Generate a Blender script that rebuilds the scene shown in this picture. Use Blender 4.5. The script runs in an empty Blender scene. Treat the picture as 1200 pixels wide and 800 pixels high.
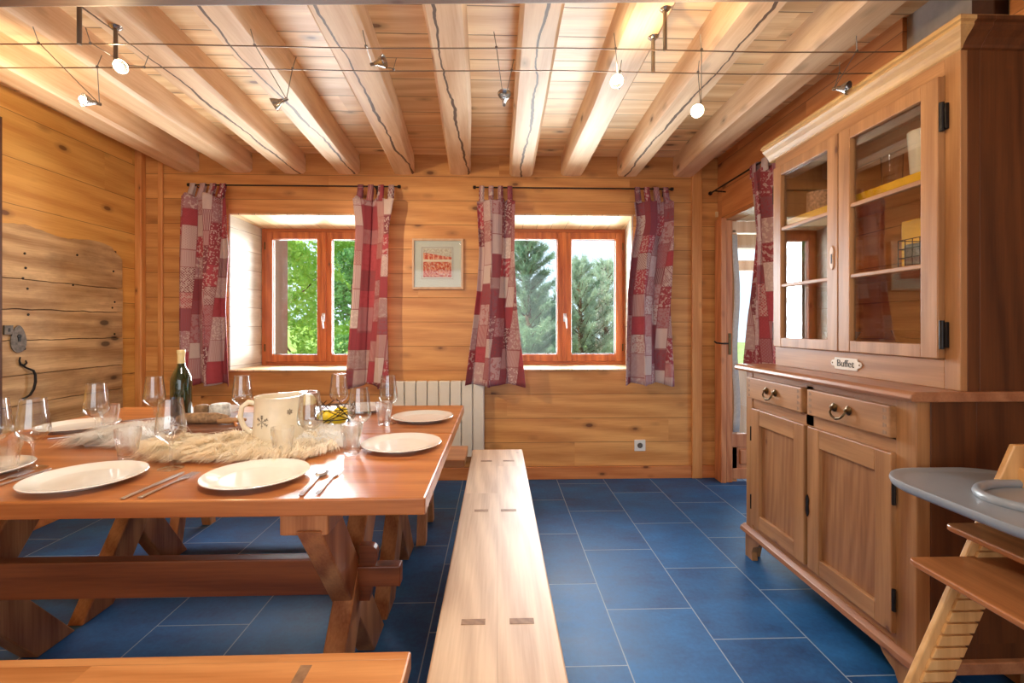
import bpy, bmesh, math, random
import numpy as np
from mathutils import Vector, Matrix, Euler, noise
C = bpy.context.scene.collection
SC = bpy.context.scene
random.seed(7)

# ------------------------------------------------------------------ camera, world, sun, large lights, exposure
cam_data = bpy.data.cameras.new('camera')
cam = bpy.data.objects.new('camera', cam_data); C.objects.link(cam)
FPX = 555.0
cam_data.sensor_width = 36.0
cam_data.lens = 36.0 * FPX / 1200.0
cam_data.shift_y = -19.0 / 1200.0
cam_data.clip_start = 0.02
cam.location = (0, 0, 1.18)
cam.rotation_euler = (math.pi / 2, 0, -math.atan(17 / FPX))
SC.camera = cam
SC.view_settings.view_transform = 'Standard'
SC.view_settings.look = 'None'
SC.view_settings.gamma = 1.0
SC.view_settings.use_curve_mapping = False
SC.view_settings.exposure = 0.0

w = bpy.data.worlds.new('sky'); SC.world = w; w.use_nodes = True
bg = w.node_tree.nodes['Background']
bg.inputs['Color'].default_value = (0.72, 0.86, 1.0, 1)
bg.inputs['Strength'].default_value = 1.7

def lamp(name, kind, loc, energy, color, rot=None, target=None, **kw):
    d = bpy.data.lights.new(name, kind); d.energy = energy; d.color = color
    for k, v in kw.items(): setattr(d, k, v)
    o = bpy.data.objects.new(name, d); C.objects.link(o); o.location = loc
    if target is not None:
        o.rotation_euler = (Vector(target) - Vector(loc)).to_track_quat('-Z', 'Y').to_euler()
    elif rot: o.rotation_euler = rot
    return o
lamp('sun', 'SUN', (0, 0, 8), 8.5, (1.0, 0.95, 0.85), target=(0 + 5.5, 3.2, 8 - 6.0), angle=0.02)
# unseen fill panel added behind the camera to brighten the room
lamp('rear_fill', 'AREA', (-0.5, -2.45, 1.38), 34, (1.0, 0.95, 0.90), target=(-0.5, 3.0, 1.75), shape='RECTANGLE', size=3.4, size_y=1.8)
# daylight through the two windows in the back wall
lamp('daylight_window_a', 'AREA', (-1.42, 4.13, 1.43), 72, (0.90, 0.95, 1.0), target=(-1.3, 0, 1.45), shape='RECTANGLE', size=0.9, size_y=1.1, spread=2.1)
lamp('daylight_window_b', 'AREA', (0.57, 4.13, 1.43), 72, (0.90, 0.95, 1.0), target=(0.4, 0, 1.45), shape='RECTANGLE', size=0.95, size_y=1.1, spread=2.1)
lamp('daylight_veranda', 'AREA', (2.7, 5.4, 1.4), 60, (0.92, 0.96, 1.0), target=(2.0, 3.0, 1.2), shape='RECTANGLE', size=1.6, size_y=1.3)
# added overhead fill without a fixture, out of view above the near bench
lamp('overhead_fill', 'AREA', (-0.45, 0.95, 2.30), 22, (1.0, 0.90, 0.76), target=(-0.6, 1.3, 0.3), shape='DISK', size=0.35)

# ------------------------------------------------------------------ mesh helpers
class MB:
    def __init__(s): s.bm = bmesh.new()
    def _add(s, bm2):
        me = bpy.data.meshes.new('tmp'); bm2.to_mesh(me); bm2.free(); s.bm.from_mesh(me); bpy.data.meshes.remove(me); return s
    def box(s, x0, x1, y0, y1, z0, z1, bev=0.0, seg=2, M=None):
        b = bmesh.new(); bmesh.ops.create_cube(b, size=1)
        for v in b.verts:
            v.co = Vector(((x0 + x1) / 2 + v.co.x * (x1 - x0), (y0 + y1) / 2 + v.co.y * (y1 - y0), (z0 + z1) / 2 + v.co.z * (z1 - z0)))
        if bev > 0:
            bmesh.ops.bevel(b, geom=b.edges[:], offset=bev, segments=seg, profile=0.5, affect='EDGES')
        if M is not None: b.transform(M)
        return s._add(b)
    def prism(s, pts, axis, a0, a1, bev=0.0):
        # pts: 2-D outline in the two other axes in order (x,y,z minus axis)
        b = bmesh.new(); vs0, vs1 = [], []
        def mk(p, a):
            return {'x': (a, p[0], p[1]), 'y': (p[0], a, p[1]), 'z': (p[0], p[1], a)}[axis]
        for p in pts: vs0.append(b.verts.new(mk(p, a0))); vs1.append(b.verts.new(mk(p, a1)))
        n = len(pts)
        b.faces.new(vs0[::-1]); b.faces.new(vs1)
        for i in range(n): b.faces.new((vs0[i], vs0[(i + 1) % n], vs1[(i + 1) % n], vs1[i]))
        bmesh.ops.recalc_face_normals(b, faces=b.faces[:])
        if bev > 0: bmesh.ops.bevel(b, geom=b.edges[:], offset=bev, segments=2, profile=0.5, affect='EDGES')
        return s._add(b)
    def lathe(s, prof, loc=(0, 0, 0), seg=32, M=None, ang0=0.0):
        b = bmesh.new(); rings = []
        for r, z in prof:
            if r < 1e-6: rings.append([b.verts.new((0, 0, z))])
            else: rings.append([b.verts.new((r * math.cos(ang0 + 2 * math.pi * i / seg), r * math.sin(ang0 + 2 * math.pi * i / seg), z)) for i in range(seg)])
        for a, c in zip(rings, rings[1:]):
            for i in range(seg):
                j = (i + 1) % seg
                if len(a) == 1 and len(c) == 1: continue
                if len(a) == 1: b.faces.new((a[0], c[j], c[i]))
                elif len(c) == 1: b.faces.new((a[i], a[j], c[0]))
                else: b.faces.new((a[i], a[j], c[j], c[i]))
        bmesh.ops.recalc_face_normals(b, faces=b.faces[:])
        if M is not None: b.transform(M)
        b.transform(Matrix.Translation(loc))
        return s._add(b)
    def tube(s, pts, r, seg=8, closed=False, caps=True):
        pts = [Vector(p) for p in pts]; b = bmesh.new(); n = len(pts); rings = []
        rr = r if isinstance(r, (list, tuple)) else [r] * n
        up = None
        for i, p in enumerate(pts):
            if closed: t = pts[(i + 1) % n] - pts[i - 1]
            else: t = pts[min(i + 1, n - 1)] - pts[max(i - 1, 0)]
            t.normalize()
            if up is None:
                up = Vector((0, 0, 1)) if abs(t.z) < 0.9 else Vector((1, 0, 0))
            a = t.cross(up)
            if a.length < 1e-5: a = t.cross(Vector((0.3, 1, 0.2)))
            a.normalize(); c = a.cross(t).normalized(); up = c
            rings.append([b.verts.new(p + a * rr[i] * math.cos(2 * math.pi * k / seg) + c * rr[i] * math.sin(2 * math.pi * k / seg)) for k in range(seg)])
        m = n if closed else n - 1
        for i in range(m):
            A, D = rings[i], rings[(i + 1) % n]
            for k in range(seg): b.faces.new((A[k], A[(k + 1) % seg], D[(k + 1) % seg], D[k]))
        if caps and not closed: b.faces.new(rings[0][::-1]); b.faces.new(rings[-1])
        bmesh.ops.recalc_face_normals(b, faces=b.faces[:])
        return s._add(b)
    def ball(s, c, r, sc=(1, 1, 1), sub=3, M=None):
        b = bmesh.new(); bmesh.ops.create_icosphere(b, subdivisions=sub, radius=r)
        for v in b.verts: v.co = Vector((v.co.x * sc[0], v.co.y * sc[1], v.co.z * sc[2]))
        if M is not None: b.transform(M)
        b.transform(Matrix.Translation(c)); return s._add(b)

LOC = {}
def islands(bm):
    bm.verts.index_update(); bm.verts.ensure_lookup_table(); seen = set(); out = []; boxes = []
    for v in bm.verts:
        if v.index in seen: continue
        st = [v]; seen.add(v.index); grp = []
        while st:
            a = st.pop(); grp.append(a)
            for e in a.link_edges:
                q = e.other_vert(a)
                if q.index not in seen: seen.add(q.index); st.append(q)
        boxes.append(grp)
    # islands that touch each other stay one piece
    bb = [[(min(v.co[i] for v in g_), max(v.co[i] for v in g_)) for i in range(3)] for g_ in boxes]
    par = list(range(len(boxes)))
    def find(i):
        while par[i] != i: i = par[i]
        return i
    for i in range(len(boxes)):
        for j in range(i):
            if all(bb[i][k][0] <= bb[j][k][1] + .002 and bb[j][k][0] <= bb[i][k][1] + .002 for k in range(3)): par[find(i)] = find(j)
    for r_ in sorted(set(find(i) for i in range(len(boxes)))):
        m2 = MB(); mp = {}
        for i, g_ in enumerate(boxes):
            if find(i) != r_: continue
            for v in g_: mp[v.index] = m2.bm.verts.new(v.co)
        for f in bm.faces:
            if f.verts[0].index in mp: m2.bm.faces.new([mp[v.index] for v in f.verts])
        out.append(m2)
    return out
def empty(name, loc, label=None, cat=None, group=None, kind=None, parent=None):
    o = bpy.data.objects.new(name, None); C.objects.link(o); o.location = loc
    o.empty_display_size = 0.05
    LOC[o.name] = Vector(loc); tag(o, label, cat, group, kind); return o
def tag(o, label=None, cat=None, group=None, kind=None):
    if label: o['label'] = label
    if cat: o['category'] = cat
    if group: o['group'] = group
    if kind: o['kind'] = kind
    return o
def obj(name, mb, m, parent=None, smooth=False, label=None, cat=None, group=None, kind=None, origin=None, autos=True, split=False):
    if split:
        first = None
        for isl in islands(mb.bm):
            q = obj(name, isl, m, parent, smooth, label, cat, group, kind, origin, autos); first = first or q
        return first
    me = bpy.data.meshes.new(name)
    base = Vector((0, 0, 0))
    if parent is not None: base = LOC[parent.name]
    elif origin is not None: base = Vector(origin)
    elif kind != 'structure':
        xs = [v.co for v in mb.bm.verts]
        lo = [min(c[i] for c in xs) for i in range(3)]; hi = [max(c[i] for c in xs) for i in range(3)]
        base = Vector(((lo[0] + hi[0]) / 2, (lo[1] + hi[1]) / 2, lo[2]))
    mb.bm.transform(Matrix.Translation(-base))
    if smooth:
        for f in mb.bm.faces: f.smooth = True
        if autos:
            for e in mb.bm.edges:
                if len(e.link_faces) == 2 and e.calc_face_angle(0) > math.radians(38): e.smooth = False
    mb.bm.to_mesh(me); mb.bm.free()
    me.materials.append(m)
    o = bpy.data.objects.new(name, me); C.objects.link(o)
    if parent is not None: o.parent = parent
    else: o.location = base
    LOC[o.name] = base
    tag(o, label, cat, group, kind); return o
def copy_tree(o, loc=None, rotz=None, label=None, parent=None, group=None):
    c = o.copy(); C.objects.link(c)
    if parent is not None: c.parent = parent; c.matrix_parent_inverse = o.matrix_parent_inverse.copy()
    if loc is not None: c.location = loc
    if rotz is not None: c.rotation_euler.z = rotz
    if label: c['label'] = label
    if group: c['group'] = group
    for ch in [x for x in C.objects if x.parent == o]: copy_tree(ch, parent=c)
    return c
X_ROT = lambda a: Matrix.Rotation(a, 4, 'X')
def move(x, y, z, rz=0, rx=0, ry=0): return Matrix.Translation((x, y, z)) @ Euler((rx, ry, rz)).to_matrix().to_4x4()

# ------------------------------------------------------------------ materials
def lin(c):
    return tuple((x / 12.92 if x <= 0.04045 else ((x + 0.055) / 1.055) ** 2.4) for x in (v / 255 for v in c)) + (1,)
class G:
    def __init__(s, name):
        s.m = bpy.data.materials.new(name); s.m.use_nodes = True; s.nt = s.m.node_tree
        s.b = s.nt.nodes['Principled BSDF']; s.out = s.nt.nodes['Material Output']
    def n(s, t, **kw):
        x = s.nt.nodes.new(t)
        for k, v in kw.items(): setattr(x, k, v)
        return x
    def link(s, a, b): s.nt.links.new(a, b)
    def put(s, sock, v):
        if hasattr(v, 'is_output') or isinstance(v, bpy.types.NodeSocket): s.link(v, sock)
        else: sock.default_value = v
    def math(s, op, a, b=None, c=None, clamp=False):
        x = s.n('ShaderNodeMath', operation=op); x.use_clamp = clamp
        s.put(x.inputs[0], a)
        if b is not None: s.put(x.inputs[1], b)
        if c is not None: s.put(x.inputs[2], c)
        return x.outputs[0]
    def mix(s, f, a, b, blend='MIX'):
        x = s.n('ShaderNodeMix', data_type='RGBA', blend_type=blend)
        s.put(x.inputs['Factor'], f); s.put(x.inputs[6], a); s.put(x.inputs[7], b); return x.outputs[2]
    def ramp(s, f, stops, interp='LINEAR'):
        x = s.n('ShaderNodeValToRGB'); cr = x.color_ramp; cr.interpolation = interp
        while len(cr.elements) < len(stops): cr.elements.new(0.5)
        for e, (p, c) in zip(cr.elements, stops): e.position = p; e.color = c if len(c) == 4 else tuple(c) + (1,)
        s.put(x.inputs[0], f); return x.outputs[0]
    def noise(s, vec, scale, detail=3, rough=0.5, dist=0.0):
        x = s.n('ShaderNodeTexNoise'); s.put(x.inputs['Vector'], vec); x.inputs['Scale'].default_value = scale
        x.inputs['Detail'].default_value = detail; x.inputs['Roughness'].default_value = rough; x.inputs['Distortion'].default_value = dist
        return x.outputs['Fac']
    def vec(s, x, y, z):
        c = s.n('ShaderNodeCombineXYZ'); s.put(c.inputs[0], x); s.put(c.inputs[1], y); s.put(c.inputs[2], z); return c.outputs[0]
    def sep(s, v):
        c = s.n('ShaderNodeSeparateXYZ'); s.put(c.inputs[0], v); return c.outputs
    def coord(s, which='Object'):
        if which == 'World': return s.n('ShaderNodeNewGeometry').outputs['Position']
        return s.n('ShaderNodeTexCoord').outputs[which]
    def bump(s, h, strength=0.3, dist=0.01):
        x = s.n('ShaderNodeBump'); x.inputs['Strength'].default_value = strength; x.inputs['Distance'].default_value = dist
        s.put(x.inputs['Height'], h); s.link(x.outputs[0], s.b.inputs['Normal'])
    def col(s, c): s.put(s.b.inputs['Base Color'], c)

def plain(name, c, rough=0.5, metal=0.0, var=0.08, scale=30, **kw):
    g = G(name); v = g.coord(); nz = g.noise(v, scale, 4)
    a = lin(c); lo = tuple(x * (1 - var) for x in a[:3]) + (1,); hi = tuple(min(1, x * (1 + var)) for x in a[:3]) + (1,)
    g.col(g.ramp(nz, [(0.3, lo), (0.7, hi)])); g.b.inputs['Roughness'].default_value = rough; g.b.inputs['Metallic'].default_value = metal
    for k, x in kw.items(): g.b.inputs[k].default_value = x
    return g.m

def wood(name, dark, light, axis='X', board=None, knots=1.0, rough=0.45, coords='Object', ring=8.0, knotcol=(96, 52, 26), crack=False, tone=0.16, wear=0.0, weardark=(90, 60, 40), seam=0.0032, seamdark=0.8, coat=0.0, grainscale=1.0):
    g = G(name); p = g.sep(g.coord(coords)); ax = {'X': 0, 'Y': 1, 'Z': 2}
    others = [a for a in 'XYZ' if a != axis]
    gr = p[ax[axis]]; a, b = p[ax[others[0]]], p[ax[others[1]]]
    tonev = 0.5; groove = None
    if board:
        bax, bw, boff = board
        t = g.math('DIVIDE', g.math('ADD', p[ax[bax]], boff), bw)
        bid = g.math('FLOOR', t); fr = g.math('FRACT', t)
        wn = g.n('ShaderNodeTexWhiteNoise', noise_dimensions='1D'); g.link(bid, wn.inputs['W'])
        r1 = wn.outputs['Value']
        # butt joints along the board
        seg = g.math('FLOOR', g.math('ADD', g.math('DIVIDE', gr, 2.3), g.math('MULTIPLY', r1, 5.0)))
        wn2 = g.n('ShaderNodeTexWhiteNoise', noise_dimensions='1D'); g.link(g.math('ADD', g.math('MULTIPLY', seg, 0.37), g.math('MULTIPLY', bid, 3.1)), wn2.inputs['W'])
        r = wn2.outputs['Value']; tonev = r
        gr = g.math('ADD', gr, g.math('MULTIPLY', r, 13.0)); a = g.math('ADD', a, g.math('MULTIPLY', r, 5.0))
        d = g.math('MULTIPLY', g.math('MINIMUM', fr, g.math('SUBTRACT', 1.0, fr)), bw)
        groove = g.math('SUBTRACT', 1.0, g.math('DIVIDE', d, seam), clamp=True)
    v1 = g.vec(g.math('MULTIPLY', gr, 0.10 * grainscale), a, b)
    w_ = g.n('ShaderNodeTexWave', wave_type='BANDS', bands_direction='DIAGONAL'); g.link(v1, w_.inputs['Vector'])
    w_.inputs['Scale'].default_value = ring; w_.inputs['Distortion'].default_value = 7.0; w_.inputs['Detail'].default_value = 2.0; w_.inputs['Detail Scale'].default_value = 1.2
    n1 = g.noise(g.vec(g.math('MULTIPLY', gr, 0.9), g.math('MULTIPLY', a, 9), g.math('MULTIPLY', b, 9)), 1.6, 4)
    n2 = g.noise(g.vec(g.math('MULTIPLY', gr, 3), g.math('MULTIPLY', a, 70), g.math('MULTIPLY', b, 70)), 2.0, 3)
    f = g.math('ADD', g.math('MULTIPLY', w_.outputs['Fac'], 0.16), g.math('ADD', g.math('MULTIPLY', n1, 0.54), g.math('MULTIPLY', n2, 0.30)))
    c = g.ramp(f, [(0.33, lin(dark)), (0.66, lin(light))])
    if board:
        tv = g.math('ADD', 1.0 - tone, g.math('MULTIPLY', tonev, 2 * tone))
        c = g.mix(1.0, c, g.vec(tv, tv, tv), 'MULTIPLY')
    if wear > 0:
        wr = g.noise(g.vec(g.math('MULTIPLY', gr, 1.2), g.math('MULTIPLY', a, 3), g.math('MULTIPLY', b, 3)), 2.2, 6, 0.7)
        c = g.mix(g.math('MULTIPLY', g.ramp(wr, [(0.45, (0, 0, 0)), (0.7, (1, 1, 1))]), wear), c, lin(weardark))
    if knots > 0:
        vo = g.n('ShaderNodeTexVoronoi'); g.link(g.vec(g.math('MULTIPLY', gr, 3.4), g.math('MULTIPLY', a, 7.0), g.math('MULTIPLY', b, 7.0)), vo.inputs['Vector'])
        vo.inputs['Scale'].default_value = 1.0
        km = g.ramp(vo.outputs['Distance'], [(0.09 * knots, (1, 1, 1)), (0.13 * knots, (0.40, 0.40, 0.40)), (0.27 * knots, (0, 0, 0))])
        c = g.mix(g.math('MULTIPLY', km, 0.85), c, lin(knotcol))
    h = g.math('MULTIPLY', n2, 0.12)
    if crack:
        cn = g.noise(g.vec(g.math('MULTIPLY', gr, 1.1), g.math('MULTIPLY', g.n('ShaderNodeObjectInfo').outputs['Random'], 20), 0.0), 1.0, 5, 0.6)
        cd = g.math('ABSOLUTE', g.math('ADD', a, g.math('MULTIPLY', g.math('SUBTRACT', cn, 0.5), 0.16)))
        wd = g.noise(g.vec(gr, 9.0, 0), 1.7, 2)
        cm = g.math('LESS_THAN', cd, g.math('MULTIPLY', g.math('SUBTRACT', wd, 0.18), 0.022))
        c = g.mix(g.math('MULTIPLY', cm, 0.9), c, lin((70, 38, 20)))
        h = g.math('SUBTRACT', h, cm)
    if groove is not None:
        c = g.mix(g.math('MULTIPLY', groove, seamdark), c, lin((92, 50, 20)))
        h = g.math('SUBTRACT', h, groove)
    g.col(c); g.bump(h, 0.35, 0.004)
    g.b.inputs['Roughness'].default_value = rough
    if coat: g.b.inputs['Coat Weight'].default_value = coat; g.b.inputs['Coat Roughness'].default_value = 0.15
    return g.m

PINE_D, PINE_L = (196, 126, 62), (232, 172, 102)
M = {}
M['wall_back'] = wood('varnished_pine_back', (190, 126, 66), (222, 164, 98), 'X', ('Z', 0.185, 0.09), 0.85, 0.45, 'World', ring=5, tone=0.10)
M['wall_left'] = wood('varnished_pine_left', (206, 146, 74), (236, 188, 108), 'Y', ('Z', 0.255, 0.19), 0.85, 0.45, 'World', ring=4, tone=0.08)
M['wall_right'] = wood('varnished_pine_right', (190, 118, 64), (222, 156, 98), 'Y', ('Z', 0.21, 0.1), 1.0, 0.45, 'World', ring=5, tone=0.10)
M['reveal'] = wood('pale_limed_pine', (190, 176, 158), (216, 206, 192), 'Y', ('Z', 0.15, 0.03), 0.7, 0.45, 'World', ring=5, tone=0.05, knotcol=(176, 130, 90))
M['reveal_top'] = wood('pale_limed_pine_soffit', (214, 178, 130), (236, 208, 164), 'Y', ('X', 0.12, 0.03), 0.7, 0.45, 'World', ring=5, tone=0.05, knotcol=(176, 130, 90))
M['ceiling'] = wood('pale_pine_ceiling', (214, 166, 114), (244, 210, 160), 'X', ('Y', 0.195, 0.02), 0.9, 0.5, 'World', ring=5, tone=0.12, seam=0.0048, seamdark=0.9)
M['beam'] = wood('hewn_larch_beam', (214, 170, 126), (242, 210, 170), 'Y', None, 0.8, 0.6, 'Object', ring=5, wear=0.15, weardark=(196, 140, 96))
M['beam_crack'] = wood('cracked_larch_beam', (214, 170, 126), (242, 210, 170), 'Y', None, 0.8, 0.6, 'Object', ring=5, crack=True, wear=0.15, weardark=(196, 140, 96))
M['cross_beam'] = wood('grey_brown_cross_beam', (100, 74, 56), (130, 98, 74), 'X', None, 0.7, 0.6, 'Object', ring=5)
M['trim'] = wood('pine_trim', (198, 128, 68), (226, 164, 100), 'Z', None, 0.5, 0.4, 'World', ring=6)
M['base'] = wood('pine_skirting', (186, 108, 58), (216, 144, 88), 'X', None, 0.6, 0.4, 'World', ring=6)
M['sash'] = wood('orange_stained_window_wood', (150, 70, 28), (194, 108, 52), 'Z', None, 0.4, 0.35, 'World', ring=10)
M['sash_h'] = wood('orange_stained_window_rail', (150, 70, 28), (194, 108, 52), 'X', None, 0.4, 0.35, 'World', ring=10)
M['table'] = wood('warm_varnished_larch_table', (158, 88, 42), (200, 130, 74), 'X', ('Y', 0.118, 0.0), 0.35, 0.28, 'Object', ring=5, tone=0.10, seam=0.0012, seamdark=0.35, coat=0.2)
M['table_leg'] = wood('table_leg_larch', (136, 76, 38), (190, 132, 84), 'Z', None, 0.6, 0.4, 'Object', ring=6)
M['table_rail'] = wood('table_rail_larch', (104, 50, 22), (150, 82, 40), 'X', None, 0.9, 0.4, 'Object', ring=5, knotcol=(66, 30, 14))
M['bench_x'] = wood('bench_pine_warm', (184, 116, 62), (218, 154, 96), 'X', ('Y', 0.155, 0.03), 0.35, 0.35, 'Object', ring=6, tone=0.08, seam=0.0012, seamdark=0.3, coat=0.2)
M['bench_y'] = wood('bench_pine_pale', (188, 154, 124), (222, 192, 160), 'Y', ('X', 0.145, 0.145), 0.35, 0.48, 'Object', ring=9, tone=0.05, seam=0.001, seamdark=0.25, coat=0.0)
M['bench_leg'] = wood('bench_leg_pine', (186, 124, 74), (220, 164, 112), 'Z', None, 0.5, 0.45, 'Object', ring=6)
M['tenon'] = wood('end_grain_tenon', (128, 92, 64), (160, 122, 88), 'Z', None, 0.0, 0.6, 'Object', ring=20)
M['cab'] = wood('waxed_antique_pine', (152, 104, 62), (188, 138, 90), 'Y', None, 0.5, 0.42, 'Object', ring=7, wear=0.25, weardark=(150, 96, 60))
M['cab_v'] = wood('waxed_antique_pine_upright', (150, 102, 60), (186, 136, 88), 'Z', None, 0.5, 0.42, 'Object', ring=7, wear=0.25, weardark=(150, 96, 60))
M['cab_panel'] = wood('waxed_antique_pine_panel', (140, 92, 54), (176, 126, 82), 'Z', None, 0.4, 0.42, 'Object', ring=14, wear=0.35, weardark=(140, 90, 58))
M['cab_side'] = wood('shaded_waxed_pine_side', (66, 34, 14), (98, 56, 26), 'Z', ('X', 0.17, 0.02), 0.5, 0.45, 'Object', ring=8, wear=0.2, weardark=(104, 58, 26), seam=0.0015)  # near side's darker varnish, with its shade put into the colour
M['cab_in'] = wood('pine_cabinet_back', (186, 118, 60), (214, 148, 84), 'Y', ('Z', 0.16, 0.0), 0.5, 0.5, 'Object', ring=6)
M['cornice'] = wood('stained_pine_cornice', (186, 144, 88), (220, 180, 118), 'Y', None, 0.5, 0.45, 'Object', ring=5, wear=0.5, weardark=(132, 92, 62))
M['worktop'] = wood('worn_pine_top', (146, 94, 62), (182, 128, 90), 'Y', None, 0.4, 0.32, 'Object', ring=7, wear=0.35, weardark=(134, 84, 60))
M['old'] = wood('weathered_old_boards', (158, 120, 78), (216, 182, 136), 'Y', None, 1.1, 0.65, 'Object', ring=5, wear=0.55, weardark=(108, 74, 48), knotcol=(58, 40, 28))
M['beech'] = wood('light_beech', (206, 152, 92), (232, 184, 122), 'Z', None, 0.0, 0.35, 'Object', ring=14)
M['walnut'] = wood('brown_stained_plywood', (142, 84, 44), (178, 114, 66), 'Y', None, 0.0, 0.32, 'Object', ring=8)
M['frame_wood'] = wood('picture_frame_wood', (196, 160, 128), (216, 182, 150), 'Z', None, 0, 0.4, 'Object')
M['board'] = wood('dark_serving_board', (96, 62, 46), (140, 94, 70), 'X', None, 0.4, 0.5, 'Object', wear=0.4)
M['veranda'] = wood('pale_veranda_pine', (214, 166, 124), (240, 204, 168), 'Z', None, 0.5, 0.5, 'World', ring=6)
M['red_door'] = wood('reddish_stained_door', (176, 104, 62), (214, 146, 98), 'Z', None, 0.5, 0.35, 'World', ring=9)
M['bark'] = wood('tree_bark', (70, 54, 40), (120, 96, 72), 'Z', None, 0, 0.9, 'Object', ring=20)

M['iron'] = plain('black_iron', (44, 40, 38), 0.45, 0.7, 0.2)
M['old_iron'] = plain('rusty_grey_iron', (112, 104, 96), 0.6, 0.5, 0.35, 60)
M['brass'] = plain('aged_brass', (104, 84, 56), 0.35, 0.9, 0.3, 60)
M['steel'] = plain('brushed_steel', (214, 214, 218), 0.32, 1.0, 0.05)
M['rod_steel'] = plain('dull_steel', (132, 122, 112), 0.35, 0.8, 0.05)
M['wire'] = plain('cable_wire', (126, 98, 74), 0.4, 0.5, 0.05)
M['silver'] = plain('silver_lamp_metal', (176, 170, 162), 0.25, 0.9, 0.05)
M['ceramic'] = plain('cream_glazed_ceramic', (240, 238, 230), 0.12, 0, 0.02)
M['ceramic'].node_tree.nodes['Principled BSDF'].inputs['Coat Weight'].default_value = 0.5
M['jug'] = plain('cream_jug_glaze', (228, 214, 186), 0.22, 0, 0.04)
M['print'] = plain('grey_brown_print', (110, 96, 80), 0.6)
M['radiator'] = plain('white_radiator_enamel', (226, 222, 214), 0.3, 0, 0.02)
M['white_plastic'] = plain('white_plastic', (232, 230, 224), 0.35, 0, 0.02)
M['dark_plastic'] = plain('dark_socket_hole', (60, 58, 56), 0.5)
M['tray'] = plain('grey_blue_plastic', (150, 156, 162), 0.3, 0, 0.03)
M['yellow'] = plain('yellow_painted_shelf', (250, 196, 10), 0.4, 0, 0.04)
M['lemon'] = plain('lemon_skin', (236, 206, 34), 0.4, 0, 0.12, 60)
M['cork'] = plain('cream_foil_capsule', (226, 208, 150), 0.4, 0, 0.06)
M['bottle_glass'] = plain('dark_green_bottle_glass', (22, 40, 14), 0.05, 0, 0.02)
M['bottle_glass'].node_tree.nodes['Principled BSDF'].inputs['Coat Weight'].default_value = 1.0
M['mat_board'] = plain('pale_grey_mount', (206, 208, 202), 0.7, 0, 0.02)
M['red_line'] = plain('dark_red_line', (140, 44, 40), 0.7)
M['plaster'] = plain('rough_grey_white_plaster', (176, 170, 164), 0.9, 0, 0.18, 12)
M['dark_post'] = plain('dark_brown_post', (82, 48, 30), 0.6, 0, 0.2)
M['jar_fill'] = plain('pink_patterned_tin', (196, 160, 140), 0.5, 0, 0.5, 90)
M['white_china'] = plain('white_china', (236, 232, 224), 0.2, 0, 0.02)
M['sausage'] = plain('dusty_brown_sausage', (150, 118, 84), 0.7, 0, 0.4, 70)
M['cheese'] = plain('ash_rind_cheese', (206, 206, 198), 0.8, 0, 0.35, 60)
M['jar_brown'] = plain('brown_clay_jar', (168, 124, 78), 0.5, 0, 0.12)
M['house'] = plain('pale_render_far_house', (214, 214, 216), 0.9)
M['shutter'] = plain('brown_shutter', (112, 82, 62), 0.6)
M['grille'] = plain('smoked_tin', (150, 152, 150), 0.3, 0.6, 0.25, 60)

def glassmat(name, color=(1, 1, 1, 1), rough=0.0, ior=1.45):
    g = G(name); nz = g.noise(g.coord(), 3, 1)
    g.b.inputs['Base Color'].default_value = color; g.b.inputs['Transmission Weight'].default_value = 1.0
    g.b.inputs['IOR'].default_value = ior
    g.put(g.b.inputs['Roughness'], g.math('MULTIPLY', nz, rough))
    return g.m
M['glass'] = glassmat('clear_drinking_glass', (0.97, 0.985, 0.99, 1))
def panemat(name, tint=(1, 1, 1, 1), refl=1.0):
    g = G(name); t = g.n('ShaderNodeBsdfTransparent'); t.inputs[0].default_value = tint
    gl = g.n('ShaderNodeBsdfGlossy'); gl.inputs['Roughness'].default_value = 0.01
    fr = g.n('ShaderNodeLayerWeight'); fr.inputs['Blend'].default_value = 0.5
    F = g.math('ADD', 0.045, g.math('MULTIPLY', 0.9, g.math('POWER', fr.outputs['Facing'], 4.0)))
    g.link(g.math('MULTIPLY', F, refl, clamp=True), (mx := g.n('ShaderNodeMixShader')).inputs[0])
    g.link(t.outputs[0], mx.inputs[1]); g.link(gl.outputs[0], mx.inputs[2]); g.link(mx.outputs[0], g.out.inputs['Surface'])
    return g.m
M['pane'] = panemat('window_pane_glass', (0.96, 0.98, 0.98, 1), 0.6)
M['cab_pane'] = panemat('old_cabinet_glass', (0.93, 0.93, 0.91, 1), 1.9)

def halfglass(name):
    m_ = glassmat(name, (1, 1, 1, 1)); nt = m_.node_tree; t = nt.nodes.new('ShaderNodeBsdfTransparent'); mx = nt.nodes.new('ShaderNodeMixShader'); mx.inputs[0].default_value = .5
    nt.links.new(nt.nodes['Principled BSDF'].outputs[0], mx.inputs[1]); nt.links.new(t.outputs[0], mx.inputs[2]); nt.links.new(mx.outputs[0], nt.nodes['Material Output'].inputs['Surface']); return m_
M['tumbler_glass'] = halfglass('pressed_tumbler_glass')
def thinglass(name):
    g = G(name); t = g.n('ShaderNodeBsdfTransparent'); gl = g.n('ShaderNodeBsdfGlossy'); gl.inputs['Roughness'].default_value = 0.02
    lw = g.n('ShaderNodeLayerWeight'); lw.inputs['Blend'].default_value = 0.5
    t.inputs[0].default_value = (.985, .99, .99, 1)
    F = g.math('ADD', 0.085, g.math('MULTIPLY', 0.85, g.math('POWER', lw.outputs['Facing'], 2.4)), clamp=True)
    mx = g.n('ShaderNodeMixShader'); g.link(F, mx.inputs[0]); g.link(t.outputs[0], mx.inputs[1]); g.link(gl.outputs[0], mx.inputs[2]); g.link(mx.outputs[0], g.out.inputs['Surface'])
    return g.m
M['thin_glass'] = thinglass('thin_stemware_glass')
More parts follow.
